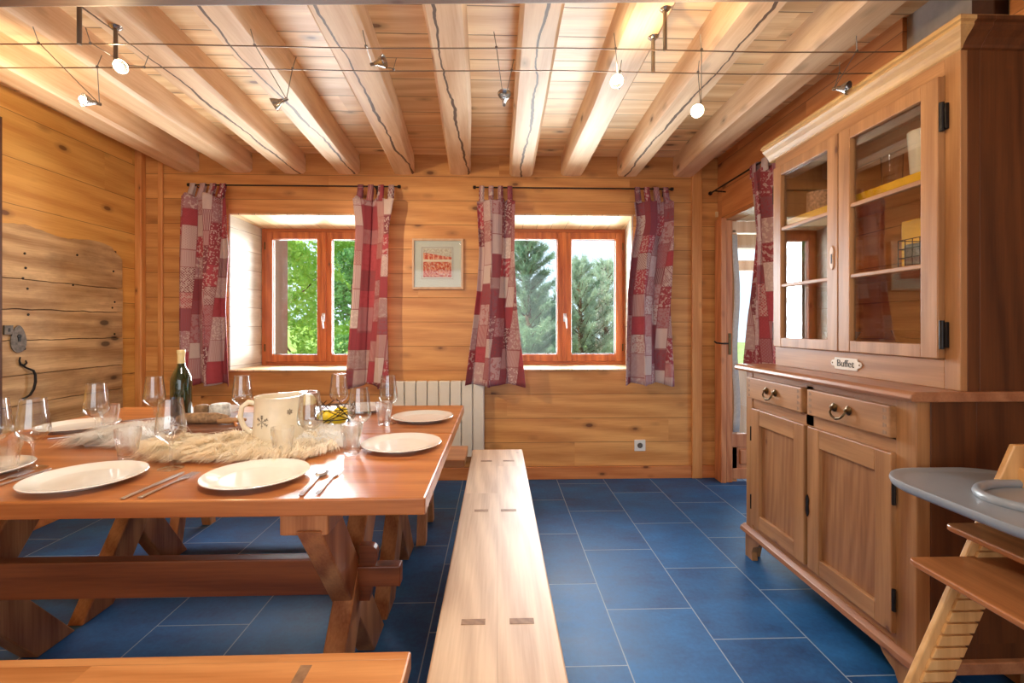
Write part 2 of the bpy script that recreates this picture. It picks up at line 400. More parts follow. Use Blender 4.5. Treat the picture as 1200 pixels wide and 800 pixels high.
def emit(name, c, s):
    g = G(name); nz = g.noise(g.coord(), 4, 1)
    g.b.inputs['Base Color'].default_value = (0.9, 0.9, 0.9, 1)
    g.b.inputs['Emission Color'].default_value = lin(c)
    g.put(g.b.inputs['Emission Strength'], g.math('ADD', s, g.math('MULTIPLY', nz, 0.1 * s))); return g.m
M['bulb'] = emit('lit_halogen_bulb', (255, 240, 214), 40)

# floor: staggered slate-blue rectangular tiles
def floor_mat():
    g = G('slate_blue_floor_tiles'); p = g.sep(g.coord('World'))
    TW, TL = 0.358, 0.52
    u = g.math('DIVIDE', g.math('SUBTRACT', p[0], 0.095), TW); col = g.math('FLOOR', u); fu = g.math('FRACT', u)
    st = g.math('FRACT', g.math('ADD', g.math('MULTIPLY', col, 0.38), 0.0))
    v = g.math('ADD', g.math('DIVIDE', g.math('SUBTRACT', p[1], 1.631), TL), st); row = g.math('FLOOR', v); fv = g.math('FRACT', v)
    du = g.math('MULTIPLY', g.math('MINIMUM', fu, g.math('SUBTRACT', 1, fu)), TW)
    dv = g.math('MULTIPLY', g.math('MINIMUM', fv, g.math('SUBTRACT', 1, fv)), TL)
    d = g.math('MINIMUM', du, dv)
    gm = g.math('SUBTRACT', 1.0, g.math('DIVIDE', d, 0.0034), clamp=True); gmask = g.math('GREATER_THAN', gm, 0.35)
    wn = g.n('ShaderNodeTexWhiteNoise', noise_dimensions='2D'); g.link(g.vec(col, row, 0), wn.inputs['Vector'])
    n1 = g.noise(g.vec(g.math('MULTIPLY', p[0], 3), g.math('MULTIPLY', p[1], 5), wn.outputs['Value']), 1.6, 6, 0.65)
    n2 = g.noise(g.vec(p[0], p[1], 0), 60, 4, 0.6)
    f = g.math('ADD', g.math('MULTIPLY', n1, 0.6), g.math('ADD', g.math('MULTIPLY', n2, 0.25), g.math('MULTIPLY', wn.outputs['Value'], 0.15)))
    c = g.ramp(f, [(0.3, lin((16, 56, 104))), (0.72, lin((42, 118, 184)))])
    c = g.mix(gmask, c, lin((150, 168, 186)))
    g.col(c); g.put(g.b.inputs['Roughness'], g.math('ADD', 0.42, g.math('MULTIPLY', n1, 0.25)))
    g.bump(g.math('SUBTRACT', g.math('MULTIPLY', n1, 0.5), gmask), 0.25, 0.004)
    return g.m
M['floor'] = floor_mat()

def patchwork(name, seed, pal):
    g = G(name); uv = g.sep(g.coord('UV'))
    cw, ch = 0.095, 0.15
    uu = g.math('ADD', g.math('DIVIDE', uv[0], cw), g.math('MULTIPLY', g.noise(g.vec(uv[0], seed, 0), 7.0, 1), 1.6)); c0 = g.math('FLOOR', uu)
    off = g.n('ShaderNodeTexWhiteNoise', noise_dimensions='1D'); g.link(g.math('ADD', c0, seed * 7.7), off.inputs['W'])
    vv_ = g.math('ADD', g.math('DIVIDE', uv[1], ch), g.math('ADD', g.math('MULTIPLY', off.outputs['Value'], 3.0), g.math('MULTIPLY', g.noise(g.vec(uv[1], c0, seed), 6.0, 1), 1.5))); r0 = g.math('FLOOR', vv_)
    wn = g.n('ShaderNodeTexWhiteNoise', noise_dimensions='3D'); g.link(g.vec(c0, r0, seed * 1.37), wn.inputs['Vector'])
    rv = wn.outputs['Value']; rc = g.sep(wn.outputs['Color'])
    base = g.ramp(rv, [(i / len(pal), lin(c)) for i, c in enumerate(pal)], 'CONSTANT')
    alt = g.ramp(rc[1], [(0.0, lin((206, 190, 184))), (0.45, lin((150, 30, 48))), (0.8, lin((226, 214, 208)))], 'CONSTANT')
    vo = g.n('ShaderNodeTexVoronoi', feature='F1'); g.link(g.vec(g.math('MULTIPLY', uv[0], 75), g.math('MULTIPLY', uv[1], 75), seed), vo.inputs['Vector']); vo.inputs['Scale'].default_value = 1
    motif = g.math('LESS_THAN', vo.outputs['Distance'], 0.42)
    motifm = g.math('MULTIPLY', motif, g.math('LESS_THAN', rc[0], 0.40))
    stripe = g.math('LESS_THAN', g.math('FRACT', g.math('MULTIPLY', uv[0], 95)), 0.4)
    stripem = g.math('MULTIPLY', stripe, g.math('GREATER_THAN', rc[0], 0.80))
    chk = g.n('ShaderNodeTexChecker'); g.link(g.vec(uv[0], uv[1], 0), chk.inputs['Vector']); chk.inputs['Scale'].default_value = 110
    chm = g.math('MULTIPLY', chk.outputs['Fac'], g.math('LESS_THAN', rc[2], 0.28))
    n3 = g.noise(g.vec(uv[0], uv[1], 0), 38, 3, 0.6)
    bl = g.math('MULTIPLY', g.math('GREATER_THAN', n3, 0.54), g.math('MULTIPLY', g.math('GREATER_THAN', rc[0], 0.40), g.math('LESS_THAN', rc[0], 0.80)))
    m = g.math('MAXIMUM', g.math('MAXIMUM', motifm, stripem), g.math('MAXIMUM', chm, bl))
    c = g.mix(g.math('MULTIPLY', m, 0.62), base, alt)
    fu = g.math('FRACT', uu); fv = g.math('FRACT', vv_)
    e = g.math('LESS_THAN', g.math('MINIMUM', g.math('MULTIPLY', fu, cw), g.math('MULTIPLY', fv, ch)), 0.006)
    c = g.mix(g.math('MULTIPLY', e, 0.7), c, lin((128, 26, 44)))
    n4 = g.noise(g.vec(g.math('MULTIPLY', uv[0], 1), uv[1], 0), 400, 2)
    c = g.mix(g.math('MULTIPLY', n4, 0.25), c, lin((190, 150, 150)))
    g.col(c); g.b.inputs['Roughness'].default_value = 0.9
    return g.m
PAL = [(144, 34, 54), (186, 156, 156), (118, 40, 56), (166, 122, 128), (200, 182, 178), (168, 48, 66), (132, 68, 82), (182, 148, 150)]
M['curtain'] = [patchwork('patchwork_curtain_cloth_%s' % k, i + 1, PAL[i:] + PAL[:i]) for i, k in enumerate(('alpha', 'beta', 'gamma', 'delta', 'epsilon'))]
for m_ in M['curtain']: m_.node_tree.nodes['Principled BSDF'].inputs['Subsurface Weight'].default_value = 0.0
M['lace'] = plain('white_lace', (232, 236, 240), 0.9, 0, 0.1, 60)

def leafmat(name, dark, light, scale=1.5):
    g = G(name); n = g.noise(g.coord('World'), scale, 4, 0.7); n2 = g.noise(g.coord('World'), 40, 2)
    c = g.ramp(g.math('ADD', g.math('MULTIPLY', n, 0.6), g.math('MULTIPLY', n2, 0.4)), [(0.35, lin(dark)), (0.65, lin(light))])
    g.col(c); g.b.inputs['Roughness'].default_value = 0.6
    tr = g.n('ShaderNodeBsdfTranslucent'); g.link(c, tr.inputs[0]); mx = g.n('ShaderNodeMixShader'); mx.inputs[0].default_value = 0.4
    g.link(g.b.outputs[0], mx.inputs[1]); g.link(tr.outputs[0], mx.inputs[2]); g.link(mx.outputs[0], g.out.inputs['Surface'])
    return g.m
M['leaf'] = leafmat('bright_green_leaves', (126, 176, 58), (216, 242, 130))
M['leaf2'] = leafmat('deep_green_leaves', (62, 122, 62), (130, 184, 104))
M['pine'] = leafmat('blue_green_needles', (76, 120, 96), (176, 206, 170))
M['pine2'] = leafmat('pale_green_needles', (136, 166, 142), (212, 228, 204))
M['grass'] = leafmat('sunlit_grass', (120, 160, 60), (200, 224, 110), 4)

# ------------------------------------------------------------------ room shell
BW = 3.63; XL = -2.68; XR = 1.71; ZC = 2.48; YB = -2.25; TH = 0.45
LW = (-2.011, -0.93, 0.845, 2.012)      # left window opening x0,x1,z0,z1
RW = (0.10, 1.035, 0.845, 2.022)
b = MB(); b.box(XL - 0.3, 3.6, YB - 0.3, 3.63, -0.15, 0.0); b.box(1.71, 3.6, 3.63, 5.4, -0.15, 0.0)
obj('floor', b, M['floor'], kind='structure')
b = MB(); b.box(XL - 0.3, XR + TH, YB - 0.3, BW + TH + 0.2, ZC, ZC + 0.15); obj('ceiling', b, M['ceiling'], kind='structure')

def wall_with_openings(name, m, x0, x1, ops):
    b = MB(); xs = x0
    for (a, c, z0, z1) in ops:
        b.box(xs, a, BW, BW + TH, 0, ZC); b.box(a, c, BW, BW + TH, 0, z0 - 0.012); b.box(a, c, BW, BW + TH, z1 + 0.012, ZC); xs = c
    b.box(xs, x1, BW, BW + TH, 0, ZC)
    return obj(name, b, m, kind='structure')
wall_with_openings('wall_back', M['wall_back'], XL - 0.3, XR, [(LW[0] - .012, LW[1] + .012, LW[2], LW[3]), (RW[0] - .08, RW[1] + .08, RW[2], RW[3])])
# facing boards that cover the splayed reveals of the second window
def reveal(n, op, xo0, xo1):
    x0, x1, z0, z1 = op; y0, y1 = BW - 0.002, BW + TH
    r = empty('trim_%d' % n, ((x0 + x1) / 2, BW, z0), kind='structure')
    for nm, xa, xb, s in (('side_board', x0, xo0, -1), ('side_board', x1, xo1, 1)):
        t = 0.012
        b = MB(); b.prism([(xa, y0), (xa + s * t, y0), (xb + s * t, y1), (xb, y1)], 'z', z0, z1); obj(nm, b, M['reveal'], r)
    b = MB(); b.prism([(y0, z1), (y1, z1 - .026), (y1, z1 + .012), (y0, z1 + .012)], 'x', min(x0, xo0) - .01, max(x1, xo1) + .01); obj('soffit_board', b, M['reveal_top'], r)
    b = MB(); b.box(min(x0, xo0) - .01, max(x1, xo1) + .01, y0 - 0.016, y1, z0 - 0.012, z0, 0.003); obj('sill_board', b, M['reveal_top'], r)
    return r
reveal(1, LW, -1.966, -0.93)
reveal(2, RW, 0.036, 1.10)
b = MB(); b.box(RW[0] - .08, RW[0] - .0, BW, BW + .02, RW[2], RW[3]); b.box(RW[1], RW[1] + .08, BW, BW + .02, RW[2], RW[3]); obj('trim_3', b, M['wall_back'], kind='structure')

b = MB(); b.box(XL - 0.2, XL, YB, BW, 0, ZC); obj('wall_left', b, M['wall_left'], kind='structure')
# right wall with the doorway; the doorway's soffit is a thick lintel
DY0, DY1, DZ = 2.48, 3.53, 1.972
b = MB(); b.box(XR, XR + TH, YB, 1.53, 0, ZC); b.box(XR, XR + TH, 1.53, 1.95, 0, 1.9); b.box(XR, XR + TH, 1.95, DY0, 0, ZC)
b.box(XR, XR + .1, DY1, BW + .02, 0, ZC); b.box(XR, XR + .1, DY0, DY1, DZ, ZC)
obj('wall_right', b, M['wall_right'], kind='structure')
b = MB(); b.box(XR + .1, XR + TH + 1.4, DY0, 3.62, DZ, DZ + .05); obj('trim_4', b, M['reveal_top'], kind='structure')
b = MB(); b.box(XR + .02, XR + TH, 1.53, 1.95, 1.9, ZC); obj('trim_5', b, M['plaster'], kind='structure')
b = MB(); b.box(XR - .03, XR + .02, 1.55, 1.63, 1.95, ZC, .004); obj('trim_6', b, M['dark_post'], kind='structure')
# unseen rear wall; its wide opening is added to let the fill in
b = MB(); b.box(XL - .2, -2.35, YB - .2, YB, 0, ZC); b.box(1.35, XR + .2, YB - .2, YB, 0, ZC); b.box(-2.35, 1.35, YB - .2, YB, 0, .45); b.box(-2.35, 1.35, YB - .2, YB, 2.3, ZC)
obj('wall_rear', b, M['wall_back'], kind='structure')
# baseboards and vertical trims
b = MB(); b.box(XL, 1.50, BW - .018, BW, 0, .095, .004); b.box(1.578, XR - .001, BW - .018, BW, 0, .095, .004); obj('baseboard_back', b, M['base'], kind='structure')
b = MB(); b.box(XL, XL + .018, YB, BW - .02, 0, .095, .004); obj('baseboard_left', b, M['base'], kind='structure')
b = MB(); b.box(1.50, 1.578, BW - .028, BW, 0, ZC, .005); obj('trim_7', b, M['trim'], kind='structure')
b = MB(); b.box(XL, XL + .05, BW - .05, BW, 0, ZC, .006); b.box(-2.535, -2.50, BW - .02, BW, 0, ZC, .006); obj('trim_8', b, M['trim'], kind='structure')

# ceiling joists: hand hewn, slightly uneven logs squared on the underside
NEAR = [-2.25, -1.87, -1.46, -1.04, -.60, -.195, .17, .56, .96, 1.38]
REAR = [-2.319, -1.931, -1.535, -1.13, -.709, -.278, .188, .573, 1.0, 1.443]
CRK = [0, 0, 1, 1, 1, 1, 1, 0, 1, 0]
bl = ['log ceiling beam nearest the left wall', 'second pale ceiling beam from the left wall', 'cracked ceiling beam ending above the first curtain from the left', 'cracked ceiling beam ending over the first window',
      'cracked ceiling beam ending above the second curtain', 'squared ceiling beam split down its middle, above the framed picture', 'ceiling beam with a long split ending over the third curtain', 'smooth ceiling beam ending above the middle of the second window',
      'ceiling beam ending above the fourth curtain, knotty', 'thick ceiling beam nearest the pine dresser']
for i, (xn, xr) in enumerate(zip(NEAR, REAR)):
    rnd = random.Random(i + 3); b = bmesh.new()
    prof = [(-.080, 0.155), (-.084, .075), (-.083, .022), (-.068, .003), (0, -.001), (.068, .003), (.083, .022), (.084, .075), (.080, .155)]
    ys = [YB + k * (BW - YB - .0) / 30 for k in range(31)]
    rings = []
    for y in ys:
        x = xn + (xr - xn) * (y - 1.7) / (BW - 1.7); ww = 1 + .10 * noise.noise(Vector((i * 3.1, y * 1.3, 0))); dz = .012 * noise.noise(Vector((i * 5.7, y, 4)))
        x += .012 * noise.noise(Vector((i * 9.1, y * .8, 8)))
        rings.append([b.verts.new((x + p[0] * ww + (.004 * noise.noise(Vector((p[0] * 30, y * 3, i)))), y, 2.325 + p[1] + (dz if p[1] < .1 else 0))) for p in prof])
    for A, D in zip(rings, rings[1:]):
        for k in range(len(prof) - 1): b.faces.new((A[k], A[k + 1], D[k + 1], D[k]))
        b.faces.new((A[-1], A[0], D[0], D[-1]))
    b.faces.new(rings[0]); b.faces.new(rings[-1][::-1]); bmesh.ops.recalc_face_normals(b, faces=b.faces[:])
    mb = MB(); mb._add(b)
    obj('trim_%d' % (9 + i), mb, M['beam_crack' if CRK[i] else 'beam'], smooth=True, kind='structure', label=bl[i])
    # origin at the joist so that the split runs along its middle
    o = C.objects['trim_%d' % (9 + i)]; off = Vector(((xn + xr) / 2, 0, 2.325))
    o.data.transform(Matrix.Translation(-off)); o.location = off
b = MB(); b.box(-4.2 + 1.2, 2.1, 1.22, 1.512, 2.2, 2.44, .012, M=Matrix.Translation((0, 1.512, 0)) @ Matrix.Rotation(-.041, 4, 'Z') @ Matrix.Translation((0, -1.512, 0)))
obj('trim_19', b, M['cross_beam'], kind='structure', label='grey brown cross beam running across the room in front of the joists')

# ------------------------------------------------------------------ windows
def window(n, x0, x1, xm, z0, z1, y):
    w_ = empty('window_%d' % n, ((x0 + x1) / 2, y, z0), kind='structure')
    b = MB(); f = .045; d0, d1 = y, y + .06
    b.box(x0, x0 + f, d0, d1, z0, z1, .004); b.box(x1 - f, x1, d0, d1, z0, z1, .004)
    obj('frame', b, M['sash'], w_, split=True)
    b = MB(); b.box(x0 + f, x1 - f, d0, d1, z0, z0 + f * .8, .004); b.box(x0 + f, x1 - f, d0, d1, z1 - f * .8, z1, .004)
    obj('frame', b, M['sash_h'], w_, split=True)
    for sx0, sx1 in ((x0 + f * .8, xm - .001), (xm + .001, x1 - f * .8)):
        s = .06; za, zb = z0 + f * .7, z1 - f * .7; e0, e1 = y - .018, y + .03
        b = MB(); b.box(sx0, sx0 + s, e0, e1, za, zb, .005); b.box(sx1 - s, sx1, e0, e1, za, zb, .005)
        b.box(sx0 + s, sx1 - s, e0 + .002, e1 - .002, za, za + s, .004); b.box(sx0 + s, sx1 - s, e0 + .002, e1 - .002, zb - s, zb, .004)
        sash = obj('sash', b, M['sash'], w_)
        b = MB(); b.box(sx0 + s - .004, sx1 - s + .004, y + .004, y + .010, za + s - .004, zb - s + .004); obj('pane', b, M['pane'], sash)
        b = MB()
        gx0, gx1, gz0, gz1 = sx0 + s, sx1 - s, za + s, zb - s; t = .006
        for q in ((gx0, gx0 + t, gz0, gz1), (gx1 - t, gx1, gz0, gz1), (gx0, gx1, gz0, gz0 + t), (gx0, gx1, gz1 - t, gz1)): b.box(q[0], q[1], y + .010, y + .014, q[2], q[3])
        obj('glazing_seal', b, M['rod_steel'], sash)
    # centre moulding and handle
    b = MB(); b.box(xm - .02, xm + .02, y - .032, y - .017, z0 + .03, z1 - .03, .006); obj('mullion_cover', b, M['sash'], w_)
    hz = 1.18 + (381 - 372) / 555 * (y)
    b = MB(); b.box(xm - .013, xm + .013, y - .040, y - .030, hz - .035, hz + .035, .004)
    b.tube([(xm, y - .036, hz + .008), (xm, y - .066, hz + .008), (xm + .004, y - .072, hz - .01), (xm + .012, y - .07, hz - .09)], [.007, .007, .008, .006], 10)
    obj('handle', b, M['steel'], w_, smooth=True)
    b = MB()
    for hz in (z0 + .15, z1 - .15):
        for hx in (x0 + f * .8, x1 - f * .8): b.tube([(hx, y - .02, hz - .03), (hx, y - .02, hz + .03)], .006, 8)
    obj('hinge', b, M['brass'], w_, smooth=True, split=True)
window(1, -1.970, -.922, -1.446, .843, 1.990, 4.02)
window(2, .034, 1.102, .568, .843, 2.000, 4.02)
# half open shutter leaf outside the first window
b = MB(); b.box(-1.955, -1.92, 4.079, 4.40, .86, 1.98, .004)
obj('window_shutter', b, M['shutter'], label='brown shutter folded back outside the window over the bottle', cat='shutter')

# ------------------------------------------------------------------ doorway and veranda on the right
d = empty('door_2', (1.75, 3.55, 0), kind='structure')
b = MB(); b.box(1.672, 1.712, 3.49, 3.60, 0, 1.985, .004); b.box(1.716, 1.764, 3.50, 3.58, 0, 1.97, .006); obj('stile', b, M['red_door'], d)
b = MB(); b.box(1.764, 2.45, 3.52, 3.56, .02, .10, .004); b.box(1.764, 2.45, 3.52, 3.56, .26, .36, .004); b.box(1.764, 2.45, 3.53, 3.55, .1, .26); b.box(1.83, 2.40, 3.515, 3.53, .13, .24, .008)
obj('bottom_panel', b, M['red_door'], d)
b = MB(); b.box(1.764, 1.80, 3.52, 3.56, .36, 1.90, .004); b.box(2.37, 2.45, 3.52, 3.56, .36, 1.90, .004); b.box(1.764, 2.45, 3.52, 3.56, 1.88, 1.965, .004); obj('glazing_frame', b, M['veranda'], d)
b = MB(); b.box(1.80, 2.37, 3.537, 3.543, .36, 1.88); obj('pane', b, M['pane'], d)
b = MB(); b.tube([(1.70, 3.49, 1.045), (1.70, 3.445, 1.045), (1.66, 3.44, 1.045), (1.615, 3.445, 1.05), (1.60, 3.45, 1.062)], .006, 8); obj('handle', b, M['iron'], d, smooth=True)
b = MB(); b.box(1.73, 1.75, 3.494, 3.502, .96, 1.12, .002); obj('lock_plate', b, M['brass'], d)
# gathered lace at the door glass
b = MB(); bm = b.bm; uvl = None
cols = []
for i in range(41):
    u = i / 40; r_ = []
    for j in range(17):
        z = .38 + j / 16 * 1.48
        r_.append(bm.verts.new((1.768 + .040 * u + .01 * math.sin(j * .7), 3.50 + .010 * math.sin(u * 30 + j * .2), z)))
    cols.append(r_)
for A, D in zip(cols, cols[1:]):
    for j in range(16): bm.faces.new((A[j], D[j], D[j + 1], A[j + 1]))
o = obj('lace_curtain', b, M['lace'], smooth=True, label='narrow white lace curtain gathered at the glazed side door', cat='curtain')
sm = o.modifiers.new('thick', 'SOLIDIFY'); sm.thickness = .002
# veranda beyond: window wall, rafters
v = empty('window_3', (2.4, 4.7, 0), kind='structure')
b = MB()
for x in (1.95, 2.215, 2.75, 3.3): b.box(x, x + .07, 4.6, 4.68, .0, 1.75, .004)
b.box(1.71, 3.5, 4.6, 4.68, 1.72, 1.82, .004); b.box(1.71, 3.5, 4.6, 4.68, .0, .75, .004); b.box(1.71, 1.80, 4.6, 4.68, 0, 1.8)
obj('frame', b, M['veranda'], v)
b = MB(); b.box(1.8, 3.4, 4.635, 4.641, .75, 1.72); obj('pane', b, M['pane'], v)
v2 = MB(); v2.box(1.70, 3.5, 4.1, 4.2, 1.86, 1.98, .006)
obj('trim_20', v2, M['veranda'], kind='structure')
b = MB(); b.box(1.69, 3.5, 3.62, 4.9, 2.02, 2.06); obj('trim_21', b, M['reveal_top'], kind='structure')

# ------------------------------------------------------------------ old board door fixed on the left wall
d = empty('door_1', (XL, 3.0, .3), kind='structure')
yl, yr = 2.60, 3.41; zt = 1.735
zs = [.30, .50, .74, .905, 1.095, 1.268, 1.434, 1.71]
for i, (za, zb) in enumerate(zip(zs, zs[1:])):
    b = bmesh.new(); rnd = random.Random(i * 7 + 1); n = 26; top, bot = [], []
    last = (i == len(zs) - 2)
    tilt = .006 * rnd.uniform(-1, 1)
    def edge(zz, k, seed): return zz + .006 * noise.noise(Vector((k * .5, seed * 3.3, 0)))
    for k in range(n + 1):
        y = yl + (yr - yl) * k / n
        zt_ = edge(zb, k, i + 1) - .0025; zb_ = edge(za, k, i) + .0025
        if last:
            zt_ = 1.725 + .014 * math.sin(k * .4) - .02 * (k > 16) * (k - 16) / 10 + .01 * noise.noise(Vector((k * .9, 1, 1)))
            if k >= n - 2: zt_ -= .055 * (k - (n - 3)) / 3
        top.append((y, zt_)); bot.append((y, zb_))
    pts = bot + top[::-1]
    mb = MB(); mb.prism(pts, 'x', XL + .004, XL + .045 + .003 * (i % 2), 0.0)
    obj('board', mb, M['old'], d)
b = MB(); b.box(XL + .001, XL + .004, yl - .03, yr, .30, 1.70); obj('backing', b, M['dark_post'], d)
b = MB(); b.box(XL + .0, XL + .06, 2.50, 2.588, 0, ZC - .2); obj('trim_22', b, M['dark_post'], kind='structure')
# lock plate with keyhole, square keyhole plate, nails, pull handle
X1 = XL + .05
b = MB(); ov = [(2.680 + .042 * math.cos(a) * (1 - .25 * math.sin(a)), 1.105 + .075 * math.sin(a)) for a in [k * math.pi / 12 for k in range(24)]]
b.prism(ov, 'x', X1, X1 + .006); b.box(X1, X1 + .012, 2.600, 2.645, 1.13, 1.18, .002); lp = obj('lock_plate', b, M['old_iron'], d)
b = MB(); b.box(X1 + .006, X1 + .009, 2.675, 2.687, 1.09, 1.115); b.lathe([(0, 0), (.011, 0), (.011, .003), (0, .003)], (0, 0, 0), 16, M=move(X1 + .006, 2.681, 1.12, ry=math.pi / 2))
b.box(X1 + .012, X1 + .014, 2.617, 2.627, 1.145, 1.165); obj('keyhole', b, M['iron'], lp)
b = MB(); b.tube([(X1, 2.700, .965), (X1 + .008, 2.715, .945), (X1 + .014, 2.730, .935), (X1 + .018, 2.748, .925), (X1 + .02, 2.757, .90), (X1 + .02, 2.758, .86), (X1 + .018, 2.750, .82), (X1 + .012, 2.735, .79), (X1 + .004, 2.715, .775), (X1, 2.705, .772)], [.005, .005, .0055, .006, .0065, .007, .0065, .006, .005, .007], 10)
b.tube([(X1 + .003, 2.690, 1.005), (X1 + .006, 2.682, .985), (X1 + .006, 2.690, .962), (X1 + .006, 2.708, .958), (X1 + .006, 2.722, .970), (X1 + .005, 2.718, .985)], [.003, .004, .006, .006, .005, .003], 8)
obj('handle', b, M['iron'], d, smooth=True)
b = MB()
for (y, z) in [(2.72, 1.58), (2.725, 1.50), (2.71, 1.44), (2.735, 1.385), (2.74, 1.24), (2.72, 1.05), (3.33, 1.55), (3.34, 1.34), (3.32, 1.30), (3.34, 1.12), (3.05, 1.62), (3.02, 1.43)]:
    b.ball((X1 - .002, y, z), .008, (.5, 1, 1), 1)
obj('nail', b, M['iron'], d, smooth=True)['kind'] = 'stuff'

# ------------------------------------------------------------------ curtains and rods
def interp(pts, z):
    pts = sorted(pts)
    if z <= pts[0][0]: return pts[0][1]
    for (a, va), (c, vc) in zip(pts, pts[1:]):
        if z <= c: return va + (vc - va) * (z - a) / (c - a)
    return pts[-1][1]
def curtain(label, left, right, ydep, folds, amp, k, tabs, rod, axis='x', group='patchwork window curtains'):
    # left/right: lists of (z, x); made of a gathered cloth with tab tops looped over the rod
    zlo = min(p[0] for p in left); zhi = max(p[0] for p in left)
    base = ((left[0][1] + right[0][1]) / 2, ydep, zlo)
    root_loc = base if axis == 'x' else (ydep, base[0], zlo)
    r = empty('curtain', root_loc, label, 'curtain', group)
    rnd = random.Random(k * 31); NU, NV = 72, 50; ph = rnd.uniform(0, 6)
    bm = bmesh.new(); uvl = bm.loops.layers.uv.new('UVMap'); grid = []; uvs = {}
    wd = .55
    for j in range(NV + 1):
        vv = j / NV; z = zlo + (zhi - zlo) * vv; xl, xr = interp(left, z), interp(right, z); row = []
        for i in range(NU + 1):
            u = i / NU
            # a few big folds: sharp pleats nearer the top, softer flare at the hem
            q = folds * (u + .07 * math.sin(3 * u + ph + vv * 1.4)) + ph
            f = math.sin(2 * math.pi * q); f = math.copysign(abs(f) ** .7, f) * .85 + .10 * math.sin(4 * math.pi * q + 1.1 + vv) + .07 * math.sin(17 * u + 3 * vv)
            uu = u + (.20 / folds) * math.sin(4 * math.pi * q + .6) * math.sin(math.pi * u) * .6
            x = xl + (xr - xl) * uu
            y = ydep - amp * (.55 + .45 * f) * (.85 + .3 * (1 - vv))
            zz = z
            if j == 0: zz -= .012 * math.sin(2 * math.pi * q) + .006 * math.sin(9 * u)
            if j == NV: zz -= .022 * (.5 + .5 * math.cos(2 * math.pi * tabs * u))
            if i == 0: arc = 0.0
            else: arc += math.hypot(x - px_, y - py_)
            px_, py_ = x, y
            vtx = bm.verts.new((x, y, zz) if axis == 'x' else (y, x, zz)); row.append(vtx); uvs[vtx] = (arc + k * .03, z)
        grid.append(row)
    for A, D in zip(grid, grid[1:]):
        for i in range(NU):
            f = bm.faces.new((A[i], A[i + 1], D[i + 1], D[i])); f.smooth = True
            for lp in f.loops: lp[uvl].uv = uvs[lp.vert]
    me = bpy.data.meshes.new('cloth'); bm.transform(Matrix.Translation(-Vector(root_loc))); bm.to_mesh(me); bm.free(); me.materials.append(M['curtain'][k % 5])
    o = bpy.data.objects.new('cloth', me); C.objects.link(o); o.parent = r; LOC[o.name] = Vector(root_loc)
    md = o.modifiers.new('thick', 'SOLIDIFY'); md.thickness = .0025
    xl, xr = interp(left, zhi), interp(right, zhi); ry, rz = rod
    for t in range(tabs):
        tx = xl + (xr - xl) * (t + .5) / tabs; hw = (xr - xl) / tabs * .27
        bm = bmesh.new(); uvl = bm.loops.layers.uv.new('UVMap'); ring = []
        path = [(ydep - amp * .5, zhi - .03), (ry - .012, rz - .012), (ry - .012, rz + .006), (ry - .004, rz + .013), (ry + .006, rz + .012), (ry + .012, rz + .004), (ry + .011, rz - .01), (ydep - amp * .2, zhi - .03)]
        for (yy, zz) in path:
            a_ = (tx - hw, yy, zz) if axis == 'x' else (yy, tx - hw, zz); c_ = (tx + hw, yy, zz) if axis == 'x' else (yy, tx + hw, zz)
            ring.append((bm.verts.new(a_), bm.verts.new(c_)))
        for (a, c), (e, g_) in zip(ring, ring[1:]):
            f = bm.faces.new((a, c, g_, e)); f.smooth = True
            for lp, uv in zip(f.loops, ((.02 + t * .13, 2.2), (.06 + t * .13, 2.2), (.06 + t * .13, 2.25), (.02 + t * .13, 2.25))): lp[uvl].uv = uv
        me = bpy.data.meshes.new('tab'); bm.transform(Matrix.Translation(-Vector(root_loc))); bm.to_mesh(me); bm.free(); me.materials.append(M['curtain'][k % 5])
        q = bpy.data.objects.new('tab', me); C.objects.link(q); q.parent = r
        md = q.modifiers.new('thick', 'SOLIDIFY'); md.thickness = .002
    return r
RY, RZ = 3.555, 2.213
def X(px, Y=3.56):   # horizontal place on the curtain plane
    s, c = math.sin(math.atan(17 / FPX)), math.cos(math.atan(17 / FPX)); u = (px - 600) / FPX
    return Y * (s + u * c) / (c - u * s)
def Z(py, Y=3.56): return 1.18 + (381 - py) / FPX * Y
def edge(pts): return [(Z(y), X(x)) for x, y in pts]
curtain('red and grey patchwork curtain on the window side nearest the old board door', edge([(221, 232), (219, 300), (218, 380), (218, 448)]), edge([(268, 232), (274, 300), (272, 360), (277, 448)]), 3.555, 1.9, .11, 0, 4, (RY, RZ))
curtain('patchwork curtain with a bright red strip, between the first window and the framed picture', edge([(417, 234), (421, 270), (417, 357), (410, 450)]), edge([(465, 234), (459, 270), (457, 357), (459, 450)]), 3.555, 1.4, .11, 1, 4, (RY, RZ))
curtain('patchwork curtain flaring at its hem, just beyond the framed picture above the radiator end', edge([(559, 234), (562, 297), (559, 346), (546, 450)]), edge([(603, 234), (602, 297), (605, 362), (615, 450)]), 3.555, 1.5, .115, 2, 4, (RY, RZ))
curtain('burgundy and grey patchwork curtain on the window side nearest the side doorway', edge([(741, 234), (744, 262), (737, 297), (732, 346), (729, 449)]), edge([(785, 234), (784, 297), (780, 362), (784, 447)]), 3.555, 1.7, .11, 3, 4, (RY, RZ))
zz = lambda py, Y: 1.18 + (381 - py) / FPX * Y
curtain('narrow patchwork curtain hanging beside the glazed side doorway, half behind the dresser', [(2.145, 2.62), (1.6, 2.60), (.90, 2.55)], [(2.145, 3.02), (1.75, 2.94), (1.3, 2.99), (.90, 3.02)], 1.665, 2.2, .09, 4, 3, (1.63, 2.19), axis='y', group='patchwork doorway curtain')
